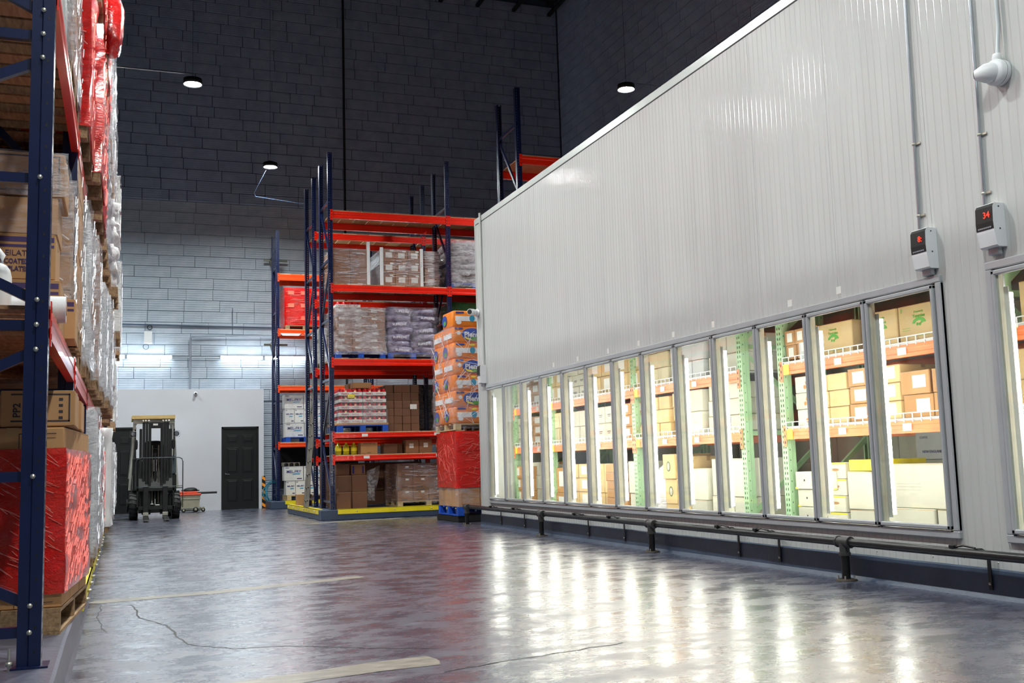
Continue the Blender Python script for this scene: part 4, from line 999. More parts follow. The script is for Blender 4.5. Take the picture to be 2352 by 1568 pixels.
# cross members low at the front
b = MB(); b.cbox(-.3, .32, -.2, -.12, .3, .38, .005); b.cbox(-.34, .36, -.3, -.22, .15, .22, .005); b.obj('axle_beam', FB, fk)
for (x0, x1, z) in ((-.12, -.03, .33), (0, .1, .31), (.13, .23, .475), (.13, .28, .55)): MB().box(x0, x1, -.33, -.31, z, z + .022).obj('bright_strip', PAPER, fk)
for x, z0_, z1_ in ((-.065, .33, .42), (.0, .31, .45)): MB().box(x, x + .012, -.33, -.31, z0_, z1_).obj('bright_strip', PAPER, fk)
# wheels, body, seat
def wheel(x, y, R_, w_):
    q_ = MB(); q_.lathe([(R_ * .5, -w_ / 2), (R_ * .93, -w_ / 2), (R_, -w_ / 2 + .02), (R_, w_ / 2 - .02), (R_ * .93, w_ / 2), (R_ * .5, w_ / 2)], (x, y, R_), 24, axis='x'); t = q_.obj('wheel', BLACK, fk)
    for k in range(20):
        a = 2 * PI * k / 20; q_ = MB(); q_.bar((x - w_ * .46, y + math.cos(a) * R_, R_ + math.sin(a) * R_), (x + w_ * .46, y + math.cos(a + .12) * R_, R_ + math.sin(a + .12) * R_), .04, .02, (0, math.cos(a), math.sin(a)))
        q_.obj('tread', BLACK, t)
    q_ = MB(); q_.lathe([(0, 0), (R_ * .5, 0), (R_ * .5, .02), (R_ * .2, .04), (0, .05)], (x + (w_ / 2 if x > 0 else -w_ / 2 - .05), y, R_), 16, axis='x'); q_.obj('hub', FB, t)
wheel(-.44, .12, .3, .17); wheel(.45, .12, .3, .17); wheel(-.4, 1.45, .24, .16); wheel(.4, 1.45, .24, .16)
b = MB(); b.cbox(-.36, .36, -.1, 1.7, .25, .62, .03); b.cbox(-.47, .48, .42, 1.2, .3, .66, .02); b.obj('chassis', FB, fk)
b = MB(); b.cbox(-.45, .46, 1.2, 1.85, .35, 1.05, .08); b.obj('counterweight', FW, fk)
b = MB(); b.prism([(-.4, .62), (.1, .62), (.05, 1.2), (-.05, 1.28), (-.1, 1.25)], -.34, .36, 0, 'x'); b.obj('dashboard', FB, fk)
MB().cbox(-.46, -.3, -.02, .3, .62, 1.35, .02).obj('side_console', FB, fk); MB().cbox(.3, .46, -.02, .3, .62, .98, .02).obj('side_console', FB, fk)
MB().cbox(.3, .45, -.05, .2, .98, 1.4, .02).obj('grey_tank', flat('tank_grey', (.3, .34, .36), .4, .2), fk)
b = MB(); b.cbox(-.24, .24, .55, 1.05, .95, 1.07, .04); b.obj('seat', BLACK, fk); b = MB(); b.blob((0, 1.05, 1.4), (.24, .09, .36), 2, .03, 18, 10, .5); b.obj('seat_back', BLACK, fk)
MB().tube([(.0 + .17 * math.cos(t), .28 + .08 * math.sin(t), 1.42 + .13 * math.sin(t)) for t in [2 * PI * k / 20 for k in range(21)]], .014, 8).obj('steering_wheel', BLACK, fk)
for sx, x in ((-1, -.46), (1, .45)):
    q_ = MB(); q_.lathe([(0, -.06), (.05, -.06), (.055, -.04), (.04, .03), (0, .03)], (x, -.15, 1.87), 14, axis='y'); l_ = q_.obj('headlamp', BLACK, fk); q_ = MB(); q_.lathe([(0, -.062), (.04, -.061)], (x, -.15, 1.87), 12, axis='y'); q_.obj('lens', CHROME, l_)
    b = MB(); b.tube([(x + .06, -.2, 1.93), (x + .075, -.2, 1.87), (x + .06, -.2, 1.8), (x - .06, -.2, 1.8), (x - .06, -.2, 1.93), (x + .06, -.2, 1.93)], .005, 5); b.obj('lamp_guard', STEEL, fk)
    q_ = MB(); q_.blob((x * .86, -.12, 1.64), (.035, .02, .11), 1, 0, 12, 8, .6); q_.obj('mirror', BLACK, fk)
    MB().tube([(x * .9, -.1, 1.98), (x * .87, -.12, 1.3)], .012, 6).obj('handrail', FB, fk)
for y, p in ((0, [(-.5, .2, .01), (-.8, .3, .01), (-1.2, .1, .01)]), (1, [(-.5, .5, .01), (-.9, .7, .01), (-1.3, .3, .01)])): MB().tube(p, .01, 5).obj('floor_cable', BLACK, fk)

# ================= FLOOR SCRUBBER =================
s_ = thing('floor_scrubber', 'beige and orange floor scrubber with a black cover beside the forklift', 'floor scrubber', (1.66, 28.0, 0))
b = MB(); b.add([(-.2, -.2, .1), (.22, -.2, .1), (.22, .25, .1), (-.2, .25, .1), (-.23, -.22, .43), (.26, -.22, .43), (.26, .27, .43), (-.23, .27, .43)], [(3, 2, 1, 0), (4, 5, 6, 7), (0, 1, 5, 4), (1, 2, 6, 5), (2, 3, 7, 6), (3, 0, 4, 7)]); b.obj('tank', BEIGE, s_)
MB().cbox(-.235, .265, -.225, .275, .33, .345, .003).obj('tank_rib', BEIGE, s_)
MB().cbox(-.25, .28, -.24, .28, .42, .47, .012).obj('rim', SCRO, s_); MB().cbox(-.24, .2, -.18, .22, .47, .52, .02).obj('lid', SCRO, s_)
b = MB(); b.blob((.03, 0, .54), (.17, .15, .08), 3, .1, 16, 8, .8); b.obj('cover', BLACK, s_); MB().bar((-.2, -.05, .55), (.24, -.05, .54), .03, .03).obj('grip', BLACK, s_)
MB().tube([(.2, 0, .475), (.68, 0, .475)], .028, 10).obj('handle_pipe', BLACK, s_); MB().tube([(-.3, -.3, .44), (-.2, -.1, .46)], .02, 8).obj('hose', BLACK, s_)
MB().cbox(-.22, .28, -.23, .26, .03, .12, .02).obj('deck', flat('scrubber_grey', (.36, .37, .35), .6, var=.3), s_)
for x, y, R_ in ((.14, -.26, .065), (.33, -.15, .05), (-.15, -.22, .05), (.14, .26, .065)):
    q_ = MB(); q_.lathe([(0, -.02), (R_, -.02), (R_, .02), (0, .02)], (x, y, R_), 16, axis='y'); wv_ = q_.obj('wheel', BLACK, s_); q_ = MB(); q_.lathe([(0, -.022), (R_ * .5, -.022), (R_ * .5, .02)], (x, y, R_), 12, axis='y'); q_.obj('hub', BEIGE, wv_)
MB().bar((.2, -.1, .08), (.36, -.1, .1), .1, .05).obj('squeegee_arm', BEIGE, s_)

# ================= CAMERAS, CONTROLLERS =================
r = thing('dome_camera', 'small white bullet camera on the office partition', 'camera', (1.834, OY, 3.06))
MB().lathe([(0, 0), (.05, 0), (.05, -.03), (.04, -.05), (0, -.05)], n=14, axis='y').obj('base', WHITE, r); MB().lathe([(0, -.11), (.03, -.11), (.034, -.1), (.034, -.04), (0, -.04)], n=14, axis='y').obj('body', WHITE, r); MB().lathe([(0, -.112), (.025, -.111)], n=12, axis='y').obj('lens', BLACK, r)
r = thing('security_camera', 'white bullet camera on the far corner of the cold room wall', 'camera', (WX, 16.1, 3.48))
MB().lathe([(0, 0), (.07, 0), (.07, -.03), (.05, -.05), (0, -.05)], n=16, axis='x').obj('base', WHITE, r)
b = MB(); b.tube([(-.03, 0, 0), (-.1, -.06, 0)], .045, 12); b.tube([(-.1, -.03, 0), (-.2, -.14, -.01)], [.055, .05], 14); bb = b.obj('body', WHITE, r); b = MB(); b.tube([(-.2, -.14, -.01), (-.203, -.144, -.01)], .04, 12); b.obj('lens', BLACK, bb)
r = thing('turret_camera', 'large white turret camera high on the cold room wall at right', 'camera', (WX, 5.12, 3.5))
MB().lathe([(0, 0), (.085, 0), (.088, -.02), (.088, -.07), (.07, -.09), (0, -.09)], n=24, axis='x').obj('base', WHITE, r)
MB().lathe([(.0885, -.04), (.0885, -.043)], n=24, axis='x').obj('seam', BLACK, r)
b = MB(); b.tube([(-.05, .0, .0), (-.085, .015, .0), (-.115, .04, .0), (-.135, .07, .0), (-.145, .088, .0)], [.066, .07, .064, .045, .034], 18); bb = b.obj('eyeball', WHITE, r)
b = MB(); b.tube([(-.144, .086, .0), (-.148, .093, .0)], .027, 14); b.obj('lens', BLACK, bb)
MB().lathe([(.03, 0), (.032, .02), (.026, .045), (0, .045)], (-.045, -.01, .08), 12).obj('cable_gland', WHITE, r)
conduit('conduit', [(WX - .045, 5.105, 3.62), (WX - .03, 5.09, 3.8), (WX - .02, 5.09, 4.93)], .013, flat('conduit_white', (.78, .81, .83), .35, .1), 'pale conduit feeding the large turret camera')
def controller(label, y, z, digits):
    r = thing('temperature_controller', label, 'controller', (WX, y, z))
    # local: x from 0 (wall) to -.1 (front); y +- ; z up
    b = MB(); W = .13
    b.prism([(0, -.17), (0, .125), (-.085, .125), (-.1, .1), (-.105, .0), (-.1, -.07), (-.085, -.16), (-.07, -.17)], -W / 2 - .01, W / 2 + .01, 0, 'y'); b.obj('housing', WHITE, r)
    MB().prism([(-.086, .123), (-.102, .1), (-.107, 0), (-.1045, -.05), (-.1, -.05), (-.085, .12)], -W / 2 - .009, W / 2 + .009, 0, 'y').obj('display', BLACK, r)
    text(r, digits, .06, (-.1105, .0 - .025, .045), DIGIT, '-x', name='digits', bold=0, ext=.0003)
    b = MB()
    for k in range(7): b.box(-.108, -.1, -.055 + k * .0165, -.043 + k * .0165, -.043, -.033)
    b.obj('button_row', flat('button_grey', (.55, .56, .58), .5), r)
    MB().box(-.098, -.09, -W / 2, W / 2, -.078, -.075).obj('groove', ALU, r)
    b = MB(); b.lathe([(0, 0), (.005, 0), (.005, -.003)], (-.05, -.075, .1), 8, axis='y'); b.lathe([(0, 0), (.005, 0), (.005, -.003)], (-.05, -.075, -.05), 8, axis='y'); b.obj('screw', BLACK, r)
    b = MB(); b.cbox(-.05, -.01, -.045, .045, -.215, -.168, .005); b.obj('cable_box', ALU, r); return r
controller('wall controller with one red digit, left of the other at upper right', 5.90, 2.475, '8:'); controller('wall controller with two red digits near the right picture edge', 5.275, 2.505, '34')
controller('small white controller near the far corner of the cold room wall', 15.88, 2.46, ' ')
def cond(y0, y1, z0, z1, label, clips):
    t = thing('conduit', label, 'conduit'); X = WX - .02
    MB().tube([(X, y0, z0), (X, y1, z1)], .0125, 10).obj('pipe', STEEL, t)
    for z in clips:
        y = y0 + (y1 - y0) * (z - z0) / (z1 - z0); q_ = MB(); q_.lathe([(.0125, -.008), (.016, -.008), (.016, .008), (.0125, .008)], (X, y, z), 10); q_.cbox(X + .008, X + .02, y - .05, y + .012, z - .008, z + .008, .002); q_.obj('strap', BOLT, t)
cond(5.965, 5.93, 2.6, 4.95, 'galvanised conduit above the controller with one red digit', (2.72, 3.26))
cond(5.342, 5.31, 2.63, 4.95, 'galvanised conduit above the controller with two red digits', (2.73, 3.14))
t = thing('conduit', 'white vertical conduit at the far corner of the cold room wall', 'conduit'); MB().tube([(WX - .02, 15.85, 2.58), (WX - .02, 15.85, 5.1)], .022, 8).obj('pipe', PANELTRIM, t)
for i, (y, w_, z) in enumerate(((6.95, .06, 2.33), (7.62, .06, 2.325), (6.32, .055, 2.36), (6.12, .06, 2.9), (8.9, .05, 2.31), (9.7, .05, 2.31), (10.5, .05, 2.31), (11.3, .05, 2.31), (12.2, .05, 2.31), (13, .05, 2.31))):
    if i in (2, 3): continue
    o = MB().box(-.0015, 0, -w_ / 2, w_ / 2, -.03, .03).obj('sticker', PAPER, None, (WX, y, z)); tag(o, ['nearest', 'second', '', '', 'third', 'fourth', 'fifth', 'sixth', 'seventh', 'farthest'][i] + ' small white sticker above the glass doors, from the right', 'sticker')

# ================= GUARD RAIL =================
g = thing('guard_rail', 'low black pipe guard rail along the cold room curb', 'guard rail', (5.385, 0, 0))
RZ = .30; R_ = .032
MB().tube([(0, -2, RZ), (0, 6.9, RZ)], R_, 12).obj('rail_pipe', BLKP, g); MB().tube([(.01, 6.95, RZ - .003), (.02, 10.15, RZ)], R_, 12).obj('rail_pipe', BLKP, g)
MB().tube([(.02, 10.2, RZ), (.02, 13.3, RZ)], R_, 12).obj('rail_pipe', BLKP, g); MB().tube([(.02, 13.3, RZ), (.02, 16.6, RZ)], R_, 12).obj('rail_pipe', BLKP, g)
for y in (16.6, 13.33, 10.16, 6.93, 3.7, .5):
    p_ = MB().tube([(0, y, .01), (0, y, RZ)], .034, 14).obj('post', BLKP, g)
    b = MB(); b.tube([(0, y - .075, RZ), (0, y + .075, RZ)], .041, 14); b.tube([(0, y - .08, RZ), (0, y - .06, RZ)], .046, 14); b.tube([(0, y + .06, RZ), (0, y + .08, RZ)], .046, 14); b.tube([(0, y, RZ - .1), (0, y, RZ)], .041, 14); b.tube([(0, y, RZ - .105), (0, y, RZ - .08)], .047, 14)
    b.obj('tee_fitting', flat('cast_iron_grey', (.27, .27, .27), .5, .4), g)
    MB().lathe([(0, .016), (.06, .016), (.085, .008), (.085, 0)], (0, y, 0), 20).obj('flange', flat('flange_rust', (.25, .22, .19), .6, .3), g)
    for a in range(4): q_ = MB(); t = PI / 4 + a * PI / 2; q_.tube([(.062 * math.cos(t), y + .062 * math.sin(t), .01), (.062 * math.cos(t), y + .062 * math.sin(t), .04)], .007, 6); q_.obj('bolt', BOLT, p_)
for y in (15.2, 14.2, 12.0, 11.0, 8.6, 7.95, 5.55, 4.6, 2.2):
    b = MB(); b.bar((.095, y, .06), (.095, y, RZ - .0), .03, .006, (1, 0, 0)); b.bar((.095, y, RZ), (.03, y, RZ + .035), .03, .006, (0, 0, 1)); b.bar((.03, y, RZ + .036), (-.01, y, RZ + .036), .03, .006)
    s2 = b.obj('strap', BLKP, g); b = MB(); b.tube([(-.005, y + .01, RZ + .04), (0, y + .12, RZ + .05), (.0, y + .2, RZ + .035)], .007, 6); b.cbox(-.02, .02, y + .19, y + .24, RZ + .025, RZ + .05, .004); b.obj('cable_tie', BLKP, s2)
    q_ = MB(); q_.lathe([(0, 0), (.01, 0), (.01, -.006), (0, -.008)], (.091, y, .1), 8, axis='x'); q_.obj('bolt', BOLT, s2)

# ================= FREEZER CONTENTS =================
ORB = flat('freezer_beam_orange', (.95, .5, .3), .4)
def fzrack(label, Y, ups, H=3.3):
    r = rack(label, (6.0, Y, .18), -PI / 2, ups, 1.05, H, [(1.245 - .18, .1, [GREYW]), (1.865 - .18, .1, [GREYW]), (2.9 - .18, .1, [GREYW])], GREENP, ORB, 'green and orange freezer racks', deck=dict(bw=.9), pitch=.9)
    for a, c in zip(ups[:-1], ups[1:]):
        for z in (1.245, 1.865):
            b = MB(); x0, x1 = a + .1, c - .01; z_ = z - .18 + .02
            n = int((x1 - x0) / .1)
            for k in range(n + 1): x = x0 + (x1 - x0) * k / n; b.box(x - .004, x + .004, -.012, -.006, z_ - .03, z_ + .045)
            b.box(x0, x1, -.013, -.006, z_ + .04, z_ + .048); b.box(x0, x1, -.013, -.006, z_ - .005, z_ + .002); stuff(b.obj('wire_deck_lip', WHITE, r))
            MB().box(a + .1, a + .19, -.009, -.004, z - .18 - .1, z - .18 + .0).obj('yellow_label', YEL, r)
            for f in (.32, .62, .88): MB().box(a + (c - a) * f, a + (c - a) * f + .1, -.0095, -.0055, z - .18 - .08, z - .18 - .02).obj('shelf_label', PAPER, r)
    return r
fzrack('green upright rack with orange beams behind the nearest freezer doors', 8.56, [0, 2.73, 5.46])
fzrack('green upright rack with orange beams behind the middle and far freezer doors', 14.43, [0, 2.73, 5.16])
fzrack('green upright rack with orange beams behind the farthest freezer doors', 17.0 - 1.05, [0, 1.2], 3.3)
SH = {0: (.18, 'floor'), 1: (1.267, 'lower shelf'), 2: (1.887, 'upper shelf')}
rown = ['bottom', 'second', 'third', 'fourth', 'fifth', 'sixth', 'seventh']
coln = ['first', 'second', 'third', 'fourth', 'fifth', 'sixth']
cnt = {}
def fstack(door, lvl, Yl, widths, rows, h_, mat, desc, X=6.02, d_=.5, lab=None, tape=TAPE, extra=None, jit=.012, zoff=0):
    """rows x len(widths) of cartons, leftmost starting at Y=Yl and going towards the camera"""
    z0, ln = SH[lvl]; z0 += zoff; y = Yl
    for c, w_ in enumerate(widths):
        for k in range(rows):
            q = ('top' if k == rows - 1 and rows > 1 else rown[k]) if rows > 1 else 'single'
            key = (desc, door, lvl); cnt[key] = cnt.get(key, 0) + 1
            lb = f"{desc}, {coln[c % 6]} column, {q} layer, {ln}, {ordn[door]} door"
            o = link('carton', carton_mesh(w_ - .006, d_, h_ - .002, mat, tape, lab), None, (X + d_ / 2 + rnd.uniform(-jit, jit), y - w_ / 2, z0 + k * h_), -PI / 2 + rnd.uniform(-.015, .015))
            tag(o, lb, 'carton', 'cartons in the walk-in freezer')
            if extra: extra(o, w_, d_, h_)
        y -= w_ + .004
    return y
def yum(o, w_, d_, h_):
    y = -d_ / 2 - .0015
    text(o, 'Heavenly', .028, (.02, y, h_ * .78), INKG); text(o, 'Yummies', .036, (.02, y, h_ * .66), INKG, bold=.001)
    b = MB(); pts = [(.02 + .075 * math.cos(t), h_ * .47 + .045 * math.sin(t)) for t in [PI * k / 10 for k in range(11)]] + [(.02 + .045 * math.cos(t), h_ * .47 + .02 * math.sin(t)) for t in [PI - PI * k / 10 for k in range(11)]]
    b.prism(pts, y, y + .002); b.lathe([(0, 0), (.013, 0)], (.0, y, h_ * .44), 10, axis='y'); b.lathe([(0, 0), (.013, 0)], (.03, y, h_ * .43), 10, axis='y'); b.lathe([(0, 0), (.013, 0)], (.052, y, h_ * .49), 10, axis='y'); b.obj('print', INKG, o)
    b = MB(); b.box(-w_ * .42, -w_ * .41, y, y + .001, h_ * .8, h_ * .92); b.box(-w_ * .39, -w_ * .38, y, y + .001, h_ * .8, h_ * .92); b.box(-w_ * .1, w_ * .3, y, y + .001, h_ * .12, h_ * .13); b.box(-w_ * .4, -w_ * .2, y, y + .001, h_ * .3, h_ * .31); b.box(-w_ * .4, -w_ * .2, y, y + .001, h_ * .36, h_ * .37); b.obj('print', INKG, o)
def ovalhole(o, w_, d_, h_):
    y = -d_ / 2 - .001; b = MB(); b.prism([(.05 * math.cos(t), h_ * .55 + .012 * math.sin(t)) for t in [2 * PI * k / 14 for k in range(14)]], y, y + .001); b.obj('hand_hole', TAN, o)
    MB().box(-w_ / 2, w_ / 2, y, y + .003, h_ - .018, h_ - .004).obj('yellow_rim', YEL, o)
def longbox(o, w_, d_, h_):
    y = -d_ / 2 - .001
    for x in (-w_ * .27, w_ * .22): b = MB(); b.lathe([(0, 0), (.011, 0)], (x, y, h_ * .5), 10, axis='y'); b.obj('hand_hole', INK, o)
    b = MB(); b.box(-w_ * .12, w_ * .12, y, y + .001, h_ * .2, h_ * .22); b.box(-w_ * .12, w_ * .12, y, y + .001, h_ * .78, h_ * .8); b.box(-w_ * .1, w_ * .1, y, y + .001, h_ * .48, h_ * .5); b.obj('print', flat('ink_pale', (.6, .58, .56), .7), o)
    b = MB(); b.prism([(-w_ / 2, 0), (-w_ / 2 + .06, 0), (-w_ / 2, .02)], y - .001, y); b.prism([(w_ / 2, 0), (w_ / 2 - .06, 0), (w_ / 2, .02)], y - .001, y); b.obj('yellow_corner', YEL, o)
def brownround(o, w_, d_, h_):
    y = -d_ / 2 - .001; b = MB()
    for (x, z, r) in ((.03, .09, .022), (.05, .06, .026), (.0, .05, .02), (.06, .11, .018)): b.lathe([(0, 0), (r, 0)], (x, y - .0005 * len(b.v) / 40, z), 12, axis='y')
    b.obj('print', INKO, o)
def oval(o, w_, d_, h_):
    y = -d_ / 2 - .001
    for s_, mt in ((1, flat('print_green_dark', (.35, .42, .3), .7)), (.72, WHITEF)):
        b = MB(); b.prism([(.045 * s_ * math.cos(t), h_ * .5 + .06 * s_ * math.sin(t)) for t in [2 * PI * k / 16 for k in range(16)]], y - .001 * (2 - s_), y); b.obj('print', mt, o)
def lines(o, w_, d_, h_):
    y = -d_ / 2 - .001; b = MB()
    for k in range(3): b.box(-w_ * .2, w_ * .25, y, y + .001, h_ * (.4 + .07 * k), h_ * (.4 + .07 * k) + .003)
    b.obj('print', flat('ink_pale', (.6, .58, .56), .7), o)
LAB = lambda w_, h_, u=0, v=None: [('-y', u, v or h_ * .55, w_, h_ * .6)]
# door index 0 = nearest; goods are seen at larger Y than the door
fstack(0, 2, 7.30, [.43, .43], 1, .3, TANB, 'large tan carton with green print', extra=yum)
fstack(0, 1, 7.16, [.27], 3, .152, TANB, 'small tan carton with a pale label', lab=[('-y', .02, .085, .11, .1)])
fstack(0, 1, 6.88, [.34, .34], 2, .19, KRAFT, 'orange-tan carton with a white label', lab=[('-y', .05, .1, .15, .1)])
fstack(0, 0, 7.22, [.62, .45], 2, .36, WHITEF, 'big plain white carton', extra=lines)
fstack(1, 2, 8.22, [.17], 1, .2, GREYW, 'small grey carton with a white label', lab=[('-y', 0, .12, .09, .08)])
fstack(1, 2, 8.02, [.56], 1, .29, TANB, 'large tan carton with green print', extra=yum)
fstack(1, 1, 8.06, [.22, .27], 3, .15, TANB, 'plain tan carton')
fstack(1, 1, 7.54, [.28], 3, .155, KRAFT, 'tan carton with a wide white label', lab=[('-y', .0, .075, .15, .1)])
fstack(1, 0, 7.95, [.28], 5, .148, WHITEF, 'white carton with yellow rim and oval hole', extra=ovalhole, tape=None)
fstack(1, 0, 7.64, [.44], 2, .33, WHITEF, 'big plain white carton')
fstack(1, 0, 7.62, [.2, .22], 1, .1, YEL, 'flat yellow carton on the white ones', tape=None, zoff=.662)
fstack(2, 2, 8.44, [.165, .165, .165], 2, .14, KRAFT, 'small kraft carton with a white label', lab=[('-y', 0.0, .07, .08, .085)], zoff=.02)
fstack(2, 1, 8.32, [.3], 3, .155, WHITEF, 'white carton printed with brown rounds', extra=brownround, tape=None)
fstack(2, 0, 8.4, [.62], 4, .165, WHITEF, 'long white carton with round hand holes', extra=longbox, tape=None)
fstack(3, 2, 9.9, [.35, .34], 2, .2, WHITEF, 'plain white carton', X=6.05)
fstack(3, 1, 9.95, [.4, .3], 3, .17, WHITEF, 'plain white carton', X=6.05)
fstack(3, 0, 9.95, [.42, .3], 2, .4, WHITEF, 'big plain white carton', X=6.05)
fstack(4, 2, 10.7, [.22, .25, .25], 2, .2, GREYW, 'grey film-covered carton', X=6.03)
fstack(4, 1, 10.68, [.18, .14], 3, .16, TANB, 'narrow tan carton with dark marks', extra=oval)
fstack(4, 1, 10.34, [.3], 2, .245, WHITEF, 'white carton with a small yellow mark', extra=lines)
fstack(4, 0, 10.68, [.3], 3, .28, TANB, 'tan carton with a green oval', extra=oval)
fstack(4, 0, 10.36, [.34], 2, .35, WHITEF, 'big white carton standing askew')
fstack(5, 2, 11.5, [.22, .25, .25], 2, .19, CREAM, 'cream carton under film', X=6.03)
fstack(5, 1, 11.5, [.2, .26, .26], 3, .155, TANB, 'tan carton in the full middle row', extra=lines)
fstack(5, 0, 10.98, [.28], 3, .29, TANB, 'tan carton with a green oval', extra=oval)
r = thing('film_wrapped_mound', 'white film-wrapped mound on the floor behind the sixth glass door', 'wrapped load', (6.35, 11.22, .18)); b = MB(); v = []
b.blob((0, 0, .36), (.3, .25, .46), 4, .14, 18, 12, .8, 2); b.obj('film', SACKW, r)
random_spec = [
    (6, 2, 11.5, 0), (6, 1, 0, 0)]
q = random.Random(21)
kinds = [(TANB, 'tan carton with a pale label', lambda w_, h_: LAB(w_ * .45, h_)), (CREAM, 'cream carton', lambda w_, h_: None), (WHITEF, 'white carton with printed lines', lambda w_, h_: [('ink', 0, h_ * .5, w_ * .4, .01), ('ink', 0, h_ * .4, w_ * .3, .008)]),
         (KRAFT, 'kraft carton with a white label', lambda w_, h_: LAB(w_ * .5, h_)), (WHITEF, 'plain white carton', lambda w_, h_: None)]
for d_ in range(6, 13):
    Yl = (D0 + DP * (d_ + 1)) * 1.098; span = .8
    for lvl, hmax in ((0, .85), (1, .48), (2, .5)):
        if d_ == 6 and lvl == 0:
            fstack(6, 0, 12.55, [.3, .3], 7, .11, KRAFT, 'flat tan carton in a tall stack'); fstack(6, 0, 11.88, [.18], 2, .4, WHITEF, 'tall white carton'); continue
        n = q.choice((2, 3)); rows = q.choice((2, 3)) if lvl else q.choice((2, 3, 4)); k = kinds[q.randrange(5)]; w_ = .78 / n; h_ = hmax * q.uniform(.86, .98) / rows
        if d_ == 12: Yl = 15.98; 
        if abs(Yl - 11.65) < .1 or abs(Yl - 14.35) < .1: Yl -= .12
        fstack(d_, lvl, Yl - .02, [w_ * q.uniform(.93, 1.0) for _ in range(n)], rows, h_, k[0], k[1], X=6.03 + q.uniform(0, .06), lab=k[2](w_, h_))
# second frame, door cut by the picture edge
o = fstack(0, 0, 5.7, [.4], 2, .35, WHITEF, 'big white carton at the right picture edge')
o = fstack(0, 1, 5.68, [.35], 2, .22, TANB, 'tan carton at the right picture edge'); fstack(0, 2, 5.62, [.4], 1, .3, TANB, 'large tan carton at the right picture edge')
# deep rows seen through the gaps between the front goods
for i, (y0, n) in enumerate(((3.6, 5), (6.3, 6), (9.3, 5), (12.0, 7))):
    r = load(f'{("nearest", "second", "third", "farthest")[i]} stack of white cartons deep inside the freezer', (8.0, y0 + n * .25, .18), 1, n, 6, .8, .5, .36, WHITEF, None, None, seed=90 + i, name='carton_stack', cat='carton stack', tape=None)
gc = thing('grey_printed_cartons', 'row of grey-white printed cartons behind the nearest freezer door', 'cartons', (7.15, 7.2, .92))
for k in range(4):
    c_ = link('carton', carton_mesh(.42, .4, .26, GREYW, None), gc, (0, -.45 * k + .4, .0), -PI / 2); text(c_, 'NEW ENGLAND', .035, (0, -.203, .07), INKB); text(c_, 'COFFEE', .03, (-.1, -.203, .2), INKP)
MB().cbox(-.25, .25, -1.3, .9, -.72, -.005).obj('box_base', WHITEF, gc)

# ================= LEFT RACK GOODS =================
RZ_L = PI / 2 - .0036
def lload(label, Y, z, nl, nd, nz_, cl, cd, ch, mat, wr, over=.1, yaw=0, **kw):
    """front face towards the aisle; over = how far it stands proud of the uprights"""
    D = nd * cd; x = LX(Y) + over - D / 2
    return load(label, (x, Y, z), nl, nd, nz_, cl, cd, ch, mat, wr, kw.pop('pal', WOOD), RZ_L + yaw, **kw)
# floor level, nearest bay: red load on an old pallet, seen up close
lab_side = [('-x', -.25, .16, .1, .003), ('-x', .0, .16, .1, .003)]
NL = load('red film-wrapped kraft cartons on a worn wooden pallet, nearest on the left', (-.73, 6.56, .2), 3, 2, 4, .385, .50, .232, KRAFT, None, WOOD, PI / 2 - .075, seed=101, palw=1.22, full=True, jit=.003)
wrap(NL, 1.165, 1.005, .13 + .07, .13 + 3 * .232 + .12, WRAPR2, 5, n=14, m_=18, amp=.012, top=False, gap=.006)
glints(NL, 1.165, 1.005, .2, .94, 420, GLINTR, 9, (.35, .8), .011, (.0006, .002), (.03, .16))
b = MB()
for k in range(4):
    z = .13 + k * .232 + .03
    for (y0, y1, z0_, z1_) in ((-.46, -.28, z, z + .004), (-.46, -.28, z + .165, z + .17), (-.284, -.28, z, z + .17)): b.box(-.5865, -.584, y0, y1, z0_, z1_)
b.obj('print_frame', INK, NL)
def sidecarton(label, corner, dims, mat=KRAFT, yaw=0, marks=None):
    """carton given by its near right corner (x, y, z), dims = (depth along -x, length along y, height)"""
    x, y, z = corner; dx, ly, h_ = dims
    r = thing('carton', label, 'carton', (x - dx / 2, y + ly / 2, z), yaw); link('box', carton_mesh(dx, ly, h_, mat), r)
    if marks: marks(r, dx, ly, h_)
    return r
def frame_print(r, dx, ly, h_):
    y = -ly / 2 - .001; b = MB(); m_ = .025; t = .008
    for (x0, x1, z0_, z1_) in ((-dx / 2 + .05, dx / 2 - m_, h_ - m_, h_ - m_ + t), (-dx / 2 + .05, dx / 2 - m_, m_, m_ + t), (dx / 2 - m_ - t, dx / 2 - m_, m_, h_ - m_ + t)): b.box(x0, x1, y, y + .001, z0_, z1_)
    b.obj('print', INK, r)
    text(r, 'PP2', .05, (-dx / 2 + .08, y, h_ * .45), INK, '-y90', bold=.001)
    b = MB()
    for k in range(4): b.box(dx / 2 - .08, dx / 2 - .06, y, y + .001, h_ * (.2 + .17 * k), h_ * (.2 + .17 * k) + .015)
    b.box(dx / 2 - .14, dx / 2 - .137, y, y + .001, h_ * .25, h_ * .8); b.box(dx / 2 - .155, dx / 2 - .152, y, y + .001, h_ * .35, h_ * .8); b.obj('print', INK, r)
sidecarton('kraft carton with a dark rounded print frame on top of the red load', (-.228, 5.98, 1.262), (.36, .5, .19), KRAFT, 0, frame_print)
sidecarton('kraft carton behind the rounded frame carton on the red load', (-.215, 6.52, 1.262), (.4, .5, .17), KRAFT)
sidecarton('kraft carton deeper in the rack on the red load', (-.62, 6.0, 1.262), (.4, .5, .19), KRAFT, 0, frame_print)
Z1 = 1.745 + .019
def bars(r, dx, ly, h_):
    y = -ly / 2 - .001; b = MB()
    for z0_, z1_ in ((.82, .93), (.7, .76)): b.box(-dx / 2 + .01, dx / 2 - .065, y, y + .001, h_ * z0_, h_ * z1_); b.box(dx / 2 - .048, dx / 2 - .008, y, y + .001, h_ * z0_, h_ * z1_)
    b.obj('print', INKP, r)
